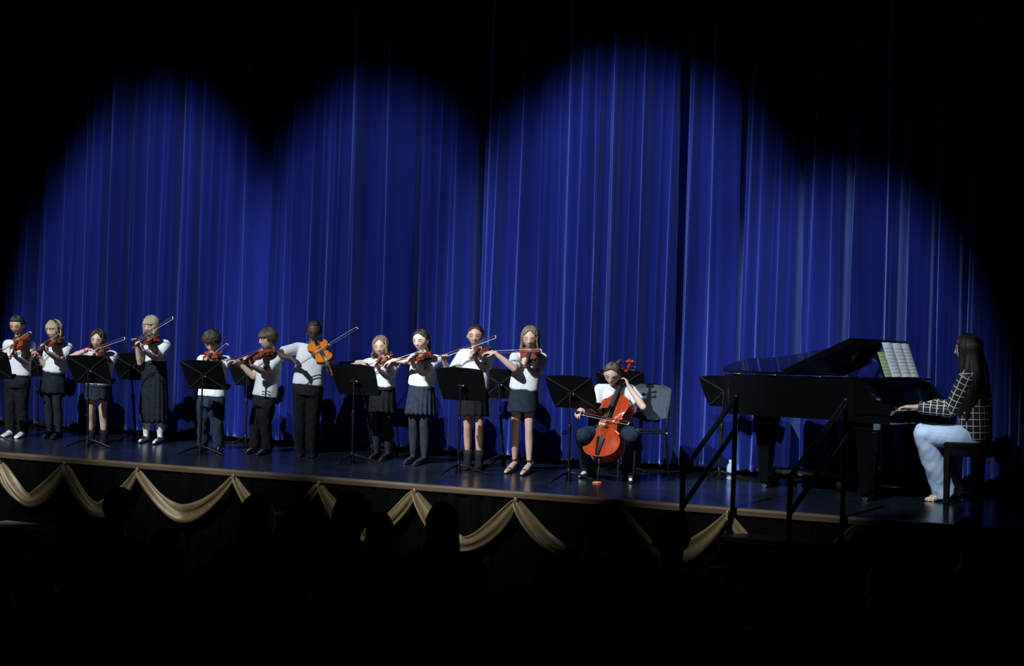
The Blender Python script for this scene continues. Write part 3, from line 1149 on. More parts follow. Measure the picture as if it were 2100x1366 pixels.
def add_shoe(mb, heel, toe, style, s=1.0):
    d = toe - heel
    d.z = 0
    ln = d.length
    d = d.normalized()
    w_ = V((-d.y, d.x, 0))
    prof = {  # (t, half width, height)
        'shoe': ((-.06, .018, .040), (0, .028, .060), (.2, .032, .066), (.45, .034, .056), (.7, .040, .042), (.9, .034, .032), (1.03, .015, .020)),
        'flat': ((-.05, .018, .030), (0, .028, .038), (.25, .030, .020), (.5, .032, .018), (.72, .038, .026), (.9, .030, .024), (1.03, .012, .014)),
        'boot': ((-.06, .024, .075), (0, .036, .120), (.22, .040, .125), (.42, .038, .080), (.7, .042, .052), (.9, .036, .038), (1.03, .016, .022)),
    }[style]
    rings = []
    for t, hw_, h in prof:
        c = heel + d * (ln * t)
        c.z = 0
        rg = []
        for j in range(14):
            a = 2 * PI * j / 14
            z = max(0.003, h * s * 0.5 + math.sin(a) * h * s * 0.5)
            rg.append(c + w_ * (math.cos(a) * hw_ * s * (1.0 if math.sin(a) < 0.2 else 0.85)) + UP * z)
        rings.append(rg)
    mb.loft(rings)


def set_tone(me, world, base, lipc, browc, c, fr, hs):
    L, F, U = [np.array(v) for v in fr]
    q = (world - np.array(c)) / hs
    x, y, z = q @ L, q @ F, q @ U
    ax = np.abs(x)
    g = lambda u, c_, s_: np.exp(-((u - c_) / s_) ** 2)
    face = (y > 0.2) & (np.abs(z) < 0.5) & (ax < 0.4)
    brow = face * g(z, 0.112 - 0.35 * np.clip(ax - 0.17, 0, 1), 0.024) * (1 / (1 + np.exp((np.abs(ax - 0.155) - 0.09) * 90)))
    lash = face * g(z, 0.004 + 0.8 * np.clip(ax - 0.15, -1, 1) ** 2, 0.024) * (1 / (1 + np.exp((np.abs(ax - 0.155) - 0.068) * 90)))
    lips = face * g(z, -0.283, 0.036) * (1 / (1 + np.exp((ax - 0.085) * 70)))
    mouth = face * g(z, -0.283, 0.012) * (1 / (1 + np.exp((ax - 0.08) * 70)))
    cheek = face * g(ax, 0.2, 0.1) * g(z, -0.14, 0.1) * 0.25
    col = np.tile(np.array(base)[None, :], (len(world), 1))

    def mixc(col, k, t):
        return col * (1 - k[:, None]) + np.array(t)[None, :] * k[:, None]
    col = mixc(col, cheek, np.array(base) * np.array([1.05, 0.75, 0.72]))
    col = mixc(col, np.clip(lips, 0, 1) * 0.75, lipc)
    col = mixc(col, np.clip(mouth, 0, 1) * 0.6, np.array(lipc) * 0.35)
    col = mixc(col, np.clip(brow * 1.3, 0, 1) * 0.9, browc)
    col = mixc(col, np.clip(lash * 1.4, 0, 1) * 0.95, np.array(browc) * 0.6)
    at = me.color_attributes.new('tone', 'FLOAT_COLOR', 'POINT')
    at.data.foreach_set('color', np.concatenate([col, np.ones((len(world), 1))], 1).astype(np.float32).ravel())


FAIR = ((0.56, 0.37, 0.29), (0.55, 0.20, 0.18))
TAN = ((0.45, 0.28, 0.19), (0.40, 0.15, 0.13))
DEEP = ((0.070, 0.038, 0.026), (0.11, 0.045, 0.04))


def frame_at(P):
    T = V((CAM.x - P.x, CAM.y - P.y, 0)).normalized()
    return T, V((-T.y, T.x, 0))


def solve_depth(at, px, start, length, sgn):
    """depth offset at pixel px such that the point lies 'length' from start"""
    lo, hi = 0.0, 0.9
    base = None
    best = (9, 0)
    T0 = start[1]
    for i in range(181):
        t = T0 + sgn * 0.9 * i / 180
        e = abs((at(px[0], px[1], t) - start[0]).length - length)
        if e < best[0]:
            best = (e, t)
    return best[1]


def person(S):
    fr_, fl_ = S['feet']                                   # ((heel),(toe)) of the person's right and left foot
    hr, tr = on_z(*fr_[0]), on_z(*fr_[1])
    hl, tl = on_z(*fl_[0]), on_z(*fl_[1])
    P = (hr + tr + hl + tl) / 4
    P.z = 0
    T, R = frame_at(P)

    def at(px, py, t=0.0):
        d = ray(px, py)
        return CAM + d * (((P + T * t) - CAM).dot(T) / d.dot(T))
    face = lambda phi: T * math.cos(R_(phi)) - R * math.sin(R_(phi))
    leftd = lambda phi: R * math.cos(R_(phi)) + T * math.sin(R_(phi))
    phi = S['phi']
    if 'ref' in S:
        tr_ = (S['ref'] - P).dot(T)
        S['th'] = tr_ + S.get('dth', 0.0)
        S['tn'] = tr_ + S.get('dtn', 0.0)
    Fb, Lb = face(phi), leftd(phi)
    N = at(*S['neck'], S.get('tn', 0.0))
    Hc = at(*S['hip'], S.get('th', 0.0))
    c = at(*S['head'], S.get('tn', 0.0) + S.get('thead', 0.03))
    hs = S.get('hs', 0.205)
    ph = S.get('hphi', phi)
    fr = head_frame(face(ph), leftd(ph), R_(S.get('pitch', 10)), R_(S.get('roll', 0)))
    k = S.get('k', 1.0)                                    # build factor
    H = S.get('H', 1.30)
    sw = S.get('sw', 0.125) * k
    spine = (N - Hc)
    SR, SL = N - Lb * sw - UP * 0.045, N + Lb * sw - UP * 0.045
    la, lf = 0.182 * H, 0.165 * H
    hsz = 0.108 * H
    # ---- instrument and bow
    out = dict(P=P, at=at, T=T, R=R)
    tv = S.get('tv', 0.10)
    if 'violin' in S:
        vs_ = S['violin']
        o = at(*vs_['chin'], tv)
        Lv = vs_.get('len', 0.52)
        tS = solve_depth(at, vs_['scroll'], (o, tv), Lv, 1)
        sc = at(*vs_['scroll'], tS)
        a = (sc - o)
        Lv = a.length
        a = a.normalized()
        nh = vs_.get('n', (-0.25, 0.75, 0.45))
        n = R * nh[0] + UP * nh[1] + T * nh[2]
        n = (n - a * n.dot(a)).normalized()
        out['violin'] = instrument('violin', o, a, n, Lv, vs_.get('top', 'varnish_red'), vs_.get('side', 'varnish_side'), vs_['label'], vs_.get('rest', 'rubber'))
        bs = Lv / VIO_LEN
        KL = o + a * (bs * 1.26) + n * (bs * 0.02)
        C = o + a * (bs * 0.50) + n * (bs * 0.24)
        A0, B0 = at(*S['bow'][0], tS), at(*S['bow'][1], tS)
        v = B0 - A0
        aT = a.dot(T)
        dt = -(v.dot(a)) / aT if abs(aT) > 0.25 else 0.0
        lim = math.sqrt(max(0.0, 0.66 ** 2 - v.length_squared)) if v.length < 0.66 else 0.0
        dt = max(-lim, min(lim, dt))
        lam = max(0.05, min(0.95, (C - A0 - T * ((C - A0).dot(T))).dot(v) / v.length_squared))
        tA = (C - P).dot(T) + 0.004 - lam * dt
        A, B = at(*S['bow'][0], tA), at(*S['bow'][1], tA + dt)
        cl = A.lerp(B, lam)
        out['bow'] = bow_obj(A, B, (C - cl) if (C - cl).length > 0.02 else -n, S['bowlabel'])
        KR = A + (B - A).normalized() * 0.05
    else:
        KL, KR = S['hands']
    eR = at(*S['RE'][:2], (SR - P).dot(T) + S['RE'][2] if len(S['RE']) > 2 else ((SR - P).dot(T) + (KR - P).dot(T)) / 2)
    eL = at(*S['LE'][:2], (SL - P).dot(T) + S['LE'][2] if len(S['LE']) > 2 else ((SL - P).dot(T) + (KL - P).dot(T)) / 2 - 0.02)
    wr = S.get('wrist', 0.075 * H / 1.3)
    WR = KR + (eR - KR).normalized() * wr + UP * S.get('wup', 0.02)
    WL = KL + (eL - KL).normalized() * wr
    ER, EL = ik(SR, WR, eR, la, lf), ik(SL, WL, eL, la, lf)
    # ---- legs
    hipw = 0.058 * k
    ank = lambda h, t: h.lerp(t, 0.22) + UP * (0.065 if S.get('shoe') != 'heel' else 0.085)
    AR, AL = ank(hr, tr), ank(hl, tl)
    HR, HL = Hc - Lb * hipw - UP * 0.02, Hc + Lb * hipw - UP * 0.02
    if 'knees' in S:
        KnR, KnL = (at(x_[0], x_[1], S['th'] + x_[2]) for x_ in S['knees'])
    else:
        KnR, KnL = HR.lerp(AR, 0.48) + Fb * 0.02, HL.lerp(AL, 0.48) + Fb * 0.02
    g_ = S.get('girth', 1.0) * k
    lr = [0.048 * g_, 0.054 * g_, 0.043 * g_, 0.046 * g_, 0.040 * g_, 0.027 * g_]

    def leg_pts(h, kn, an):
        calf = kn.lerp(an, 0.3) - Fb * 0.012
        return [h, h.lerp(kn, 0.5), kn, calf, kn.lerp(an, 0.6) - Fb * 0.006, an]
    # ---- body
    mb = MB()
    add_head(mb, c, fr, hs)
    nb = c - fr[2] * (0.30 * hs) - fr[1] * (0.10 * hs)
    mb.tube([N - UP * 0.06, N + (nb - N) * 0.4, nb + fr[2] * 0.03], [0.056 * k, 0.044 * k * S.get('nk', 1), 0.044 * k * S.get('nk', 1)], 14)
    ax = spine.normalized()
    Lt = (Lb - ax * Lb.dot(ax)).normalized()
    Ft = Lt.cross(ax) * -1
    if Ft.dot(Fb) < 0:
        Ft = -Ft
    tor = ((-0.10, .075, .060), (0, .098, .072), (.22, .098, .068), (.45, .098, .068), (.7, .112, .076), (.88, .112, .068), (.97, .075, .05), (1.02, .045, .04))
    mb.loft([ell_ring(Hc + spine * t, Lt, Ft, a_ * k, b_ * k, 20) for t, a_, b_ in tor])
    for s_, Sh, El, Wr in ((1, SR, ER, WR), (0, SL, EL, WL)):
        ins = Sh + (N - Sh) * 0.35 - UP * 0.02
        mb.tube([ins, Sh], [.045 * k, .042 * k], 12)
        mb.tube([Sh, Sh.lerp(El, .5), El], [.042 * k, .037 * k, .031 * k], 12)
        mb.tube([El, El.lerp(Wr, .3), El.lerp(Wr, .75), Wr], [.031 * k, .033 * k, .025 * k, .020 * k], 12)
    pnR = S.get('pnR')
    pnR = (R * pnR[0] + UP * pnR[1] + T * pnR[2]) if pnR else (-UP * 0.8 - Fb * 0.3)
    pnL = S.get('pnL')
    pnL = (R * pnL[0] + UP * pnL[1] + T * pnL[2]) if pnL else (UP * 0.3 - Fb * 0.2 + (R * -0.6))
    hand(mb, WR, (KR - WR) + S.get('hdR', UP * 0.0), pnR, hsz, True, S.get('curlR', (0.35, 0.55, 0.4)))
    hand(mb, WL, (KL - WL) + UP * S.get('hl_up', 0.03), pnL, hsz, False, S.get('curlL', (0.6, 0.7, 0.5)))
    for h, kn, an, he, to in ((HR, KnR, AR, hr, tr), (HL, KnL, AL, hl, tl)):
        lp = leg_pts(h, kn, an)
        mb.tube(lp[:3], lr[:3], 12)
        mb.tube(lp[2:], lr[2:], 12)
        if S.get('shoe') == 'heel':
            mb.tube([he + UP * 0.062, he.lerp(to, .35) + UP * 0.055, he.lerp(to, .72) + UP * 0.024, to + UP * 0.016], [.026 * k, .027 * k, .028 * k, .016 * k], 10, flat=(0.8, 1.15), ref=UP)
        else:
            mb.tube([he + UP * 0.03, he.lerp(to, .5) + UP * 0.028, he.lerp(to, .92) + UP * 0.018], [.024 * k, .025 * k, .014 * k], 10)
    me, world = voxel(mb, 0.0048, 'person_body', P, 1)
    set_tone(me, world, S['skin'][0], S['skin'][1], S.get('browc', (0.03, 0.02, 0.015)), c, fr, hs)
    body = tag(link('person', me, 'skin', loc=P), S['label'], 'person', S.get('group', 'young string players'))
    out['body'] = body

    # ---- hair
    mb = MB()
    hair_cap(mb, c, fr, hs, S['hair'], S.get('seed', 1))
    for lk in S.get('locks', ()):
        locks(mb, c, fr, hs, *lk[0], **lk[1])
    for tl_ in S.get('tails', ()):
        pts = [c + (fr[0] * a_[0] + fr[1] * a_[1] + fr[2] * a_[2]) * hs for a_ in tl_[0]]
        mb.tube(pts, [r_ * hs for r_ in tl_[1]], 10)
    link('hair', mb.mesh('hair', P, True), S['hairmat'], body)
    if S.get('band'):
        mb = MB()
        pts = []
        for i in range(25):
            a_ = -PI * 0.58 + 1.16 * PI * i / 24
            x, y, z = head_pt(math.sin(a_), 0.12, math.cos(a_), False)
            q = V((x, y, z)) * (1.0 + HAIR[S['hair']][4] * 2.3)
            pts.append(c + (fr[0] * q.x + fr[1] * q.y + fr[2] * q.z) * hs)
        mb.tube(pts, 0.010, 8, flat=(0.5, 1.6))
        link('headband', mb.mesh('headband', P, True), S['band'], body)
    # ---- shirt
    hem = at(*S['hem'], S.get('th', 0.0)) if 'hem' in S else Hc
    th_ = (hem - Hc).dot(ax) / spine.length
    loose = S.get('loose', 1.0)
    tuck = S.get('tuck', False)
    w0 = 0.142 if not tuck else 0.128
    secs = [(th_, w0 * (0.86 if tuck else 1.0), .104), (th_ + .05, w0 * (1.06 if tuck else 1.0), .106), (th_ + (0.95 - th_) * .35, .134, .104),
            (th_ + (0.95 - th_) * .68, .134, .100), (.86, .132, .088), (.95, .098, .066), (1.0, .060, .052)]
    mb = MB()
    mb.loft([ell_ring(Hc + spine * t - Ft * 0.004, Lt, Ft, a_ * k * loose, b_ * k * loose, 24) for t, a_, b_ in secs])
    slv = S.get('sleeve', 0.72)
    puff = S.get('puff', 1.0)
    for Sh, El in ((SR, ER), (SL, EL)):
        ins = Sh + (N - Sh) * 0.45 - UP * 0.02
        en = Sh.lerp(El, min(1, slv))
        if slv > 1:
            Wr = WR if Sh is SR else WL
            mb.tube([ins, Sh], [.054 * k, .057 * k], 14)
            mb.tube([Sh, Sh.lerp(El, .5), El], [.058 * k, .056 * k, .050 * k], 14)
            mb.tube([El + (El - Wr).normalized() * .02, El, El.lerp(Wr, .5), El.lerp(Wr, slv - 1)], [.046 * k, .050 * k, .045 * k, .041 * k], 14, rnd=False)
            continue
        mb.tube([ins, Sh], [.054 * k, .055 * k], 14)
        mb.tube([Sh + (Sh - en).normalized() * .02, Sh, Sh.lerp(en, .5), Sh.lerp(en, .9), en], [.048 * k, .056 * k * puff, .056 * k * puff, .057 * k * (puff if puff == 1 else 1.1), .056 * k * (1 if puff == 1 else .85)], 14, rnd=False)
    me, ws = voxel(mb, 0.0075, 'shirt', P, 3, wrinkle(0.0042, S.get('seed', 1), 34))
    if S.get('shirt') == 'windowpane_check':               # weave coordinates: along and around each piece of cloth
        q = ws - np.array(Hc)
        a_n, l_n, f_n = np.array(ax), np.array(Lt), np.array(Ft)
        pat = np.stack([q @ a_n, np.arctan2(q @ l_n, q @ f_n) * 0.14 * k, np.zeros(len(q))], 1)
        best = np.full(len(q), 0.066 * k)
        for Sh, El, Wr in ((SR, ER, WR), (SL, EL, WL)):
            acc = 0.0
            for p0, p1 in ((Sh, El), (El, Wr)):
                v0, dv = np.array(p0), np.array(p1 - p0)
                ln = np.linalg.norm(dv)
                dv = dv / ln
                tu = (ws - v0) @ dv
                t = np.clip(tu, 0.02 if p0 is Sh else 0, ln)
                rad = ws - v0 - t[:, None] * dv
                dist = np.linalg.norm(rad, axis=1)
                e1 = np.cross(dv, [0.3, 0.2, 0.9])
                e1 /= np.linalg.norm(e1)
                e2 = np.cross(dv, e1)
                hit = dist < best
                best = np.where(hit, dist, best)
                pat[hit] = np.stack([np.clip(tu, -.08, ln + .08) + acc, np.arctan2(rad @ e2, rad @ e1) * 0.054 * k, np.zeros(len(t))], 1)[hit]
                acc += ln
        at2 = me.attributes.new('pat', 'FLOAT_VECTOR', 'POINT')
        at2.data.foreach_set('vector', (pat + 10.0).astype(np.float32).ravel())
    link('shirt', me, S.get('shirt', 'shirt_white'), body)
    if S.get('collar', True):
        mb = MB()
        rg = []
        for t, dr, dz in ((0, 0.002, 0.0), (.4, 0.004, 0.022), (1, 0.020, 0.016), (1.2, 0.028, -0.008), (1.3, 0.024, -0.010), (1.0, 0.012, 0.010)):
            ring_ = []
            for j in range(24):
                a_ = 2 * PI * j / 24
                frn = max(0, math.cos(a_))
                q = N + UP * (dz - 0.012 - 0.030 * frn ** 2) + Lb * ((.050 + dr) * k * math.sin(a_)) + Fb * ((.046 + dr) * k * math.cos(a_))
                ring_.append(q)
            rg.append(ring_)
        mb.loft(rg, cap=False)
        link('collar', mb.mesh('collar', P, True), S.get('shirt', 'shirt_white'), body)
    # ---- lower garment
    lowc = S['lower']
    if lowc[0] == 'trousers':
        mb = MB()
        wst = Hc + spine * (max(th_, 0) + 0.06)
        mb.loft([ell_ring(Hc - ax * 0.07, Lt, Ft, .118 * k, .088 * k), ell_ring(Hc, Lt, Ft, .122 * k, .092 * k), ell_ring(wst, Lt, Ft, .118 * k, .088 * k)])
        wdt = lowc[2] if len(lowc) > 2 else 1.0
        flr = lowc[4] if len(lowc) > 4 else 1.0
        for h, kn, an in ((HR, KnR, AR), (HL, KnL, AL)):
            foot = an + (an - kn).normalized() * lowc[3] if len(lowc) > 3 else an - UP * 0.035
            mb.tube([h + UP * 0.02, h.lerp(kn, .5), kn], [.086 * k * wdt, .078 * k * wdt, .066 * k * wdt], 16)
            mb.tube([kn + (kn - foot).normalized() * .02, kn, kn.lerp(foot, .5), foot], [.060 * k * wdt, .066 * k * wdt, .062 * k * wdt * (1 + flr) / 2, .058 * k * wdt * flr], 16, rnd=False)
        me, _ = voxel(mb, 0.0075, 'trousers', P, 3, wrinkle(S.get('crease', 0.0055), S.get('seed', 1) + 50, 26))
        link('trousers', me, lowc[1], body)
    else:
        _, mt, hem_y, hwp, pl, pa = lowc
        hz = at(S['hip'][0], hem_y, 0.0).z
        top = Hc + spine * (th_ + 0.05)
        bot = Hc.lerp((AR + AL) / 2, (Hc.z - hz) / max(0.01, Hc.z - 0.06))
        bot.z = hz
        rings = []
        NP = 96
        for i in range(15):
            t = i / 14
            q = top.lerp(bot, t)
            ra = (.124 * k) + (hwp - .124 * k) * t ** 0.7
            rb = (.100 * k) + (hwp * 0.86 - .100 * k) * t ** 0.7
            rg = []
            for j in range(NP):
                a_ = 2 * PI * j / NP
                f_ = 1 + pa * t ** 0.7 * math.cos(pl * a_ + 0.7 * math.sin(a_ * 3 + S.get('seed', 1))) + 0.02 * t * math.sin(5 * a_ + S.get('seed', 1))
                rg.append(q + Lb * (ra * f_ * math.cos(a_)) + Fb * (rb * f_ * math.sin(a_)) + UP * (-0.006 * math.cos(pl * a_) * t))
            rings.append(rg)
        inner = [[q + (p_ - q) * 0.965 for p_ in rg] for q, rg in ((top.lerp(bot, i / 14), rings[i]) for i in (14, 10, 5, 1))]
        mb = MB()
        mb.loft(rings + inner)
        link('skirt', mb.mesh('skirt', P, True), mt, body)
        mb = MB()
        mb.loft([[top + UP * z + Lb * (.127 * k * math.cos(2 * PI * j / 32)) + Fb * (.100 * k * math.sin(2 * PI * j / 32)) for j in range(32)] for z in (-0.045, -0.012)])
        link('waistband', mb.mesh('waistband', P, True), mt, body)
    if S.get('tights'):
        mb = MB()
        for h, kn, an, he, to in ((HR, KnR, AR, hr, tr), (HL, KnL, AL, hl, tl)):
            if S.get('socks'):
                mb.tube([kn.lerp(an, .6), an], [lr[4] * .95 + .004, lr[5] + .006], 14)
            else:
                lp = leg_pts(h, kn, an)
                mb.tube(lp[:3], [x + 0.005 for x in lr[:3]], 14)
                mb.tube(lp[2:], [x + 0.005 for x in lr[2:]], 14)
            mb.tube([he + UP * 0.034, he.lerp(to, .5) + UP * 0.032, he.lerp(to, .92) + UP * 0.021], [.029 * k, .030 * k, .018 * k], 10)
        me, _ = voxel(mb, 0.007, 'tights', P, 2)
        link('tights', me, S['tights'], body)
    # ---- shoes
    sh, sm_ = S.get('shoe', 'shoe'), S.get('shoemat', 'shoe_black')
    for he, to, an, kn in ((hr, tr, AR, KnR), (hl, tl, AL, KnL)):
        mb = MB()
        if sh == 'heel':
            d = (to - he)
            ln = d.length
            d = d.normalized()
            w_ = V((-d.y, d.x, 0))
            rg = []
            for t, z, hw_ in ((-.06, .040, .018), (.1, .040, .024), (.35, .032, .022), (.65, .008, .030), (.9, .004, .026), (1.06, .004, .010)):
                q = he + d * (ln * t)
                rg.append([q + w_ * -hw_ + UP * z, q + w_ * hw_ + UP * z, q + w_ * hw_ + UP * (z + .008), q - w_ * hw_ + UP * (z + .008)])
            mb.loft(rg)
            mb.tube([he + d * (-.02 * ln) + UP * 0.042, he + UP * 0.004], [.016, .010] if k < 1.15 else [.014, .006], 10)
            sho = link('sandal', mb.mesh('sandal', P, True), sm_, body)
            for t, z0, rr in ((.78, 0.014, .035), (.22, 0.108, .038)):
                mb = MB()
                q = he + d * (ln * t)
                tt = d if t > .5 else (an - kn).normalized()
                A_ = w_
                B_ = tt.cross(A_).normalized() if t < .5 else UP
                mb.tube([q + UP * z0 + A_ * (rr * k * math.cos(2 * PI * j / 20)) + B_ * (rr * k * (0.95 if t < .5 else .85) * math.sin(2 * PI * j / 20)) for j in range(21)], .0075, 6)
                link('strap', mb.mesh('strap', P, True), sm_, sho)
        else:
            add_shoe(mb, he, to, sh, S.get('shoes', 1.0) * k)
            if sh == 'boot':
                mb.tube([an - UP * 0.02, an + (kn - an).normalized() * S.get('shaft', 0.08)], [.042 * k, .044 * k], 14, rnd=False)
            sho = link('boot' if sh == 'boot' else 'sneaker' if sm_ == 'sneaker_white' else 'shoe', mb.mesh('shoe', P, True), sm_, body)
            d = (to - he).normalized()
            w_ = V((-d.y, d.x, 0))
            if sh == 'flat' or sm_ == 'sneaker_white':
                mb = MB()
                q = he.lerp(to, .42)
                hh = .047 if sh == 'flat' else .058
                mb.tube([q + w_ * (.034 * math.cos(a_)) + UP * (hh * math.sin(a_)) for a_ in [PI * j / 12 for j in range(13)]], .006, 6)
                link('strap' if sh == 'flat' else 'lace', mb.mesh('strap', P, True), sm_, sho)
    for nm, where, mt in S.get('extras', ()):
        mb = MB()
        if where == 'R':
            q, dd = WR, (WR - ER).normalized()
        elif where == 'L':
            q, dd = WL, (WL - EL).normalized()
        mb.tube([q - dd * 0.03, q - dd * 0.008], .026 * k, 12, rnd=False)
        link(nm, mb.mesh(nm, P, True), mt, body)
    out.update(WR=WR, WL=WL, N=N, Hc=Hc)
    return out


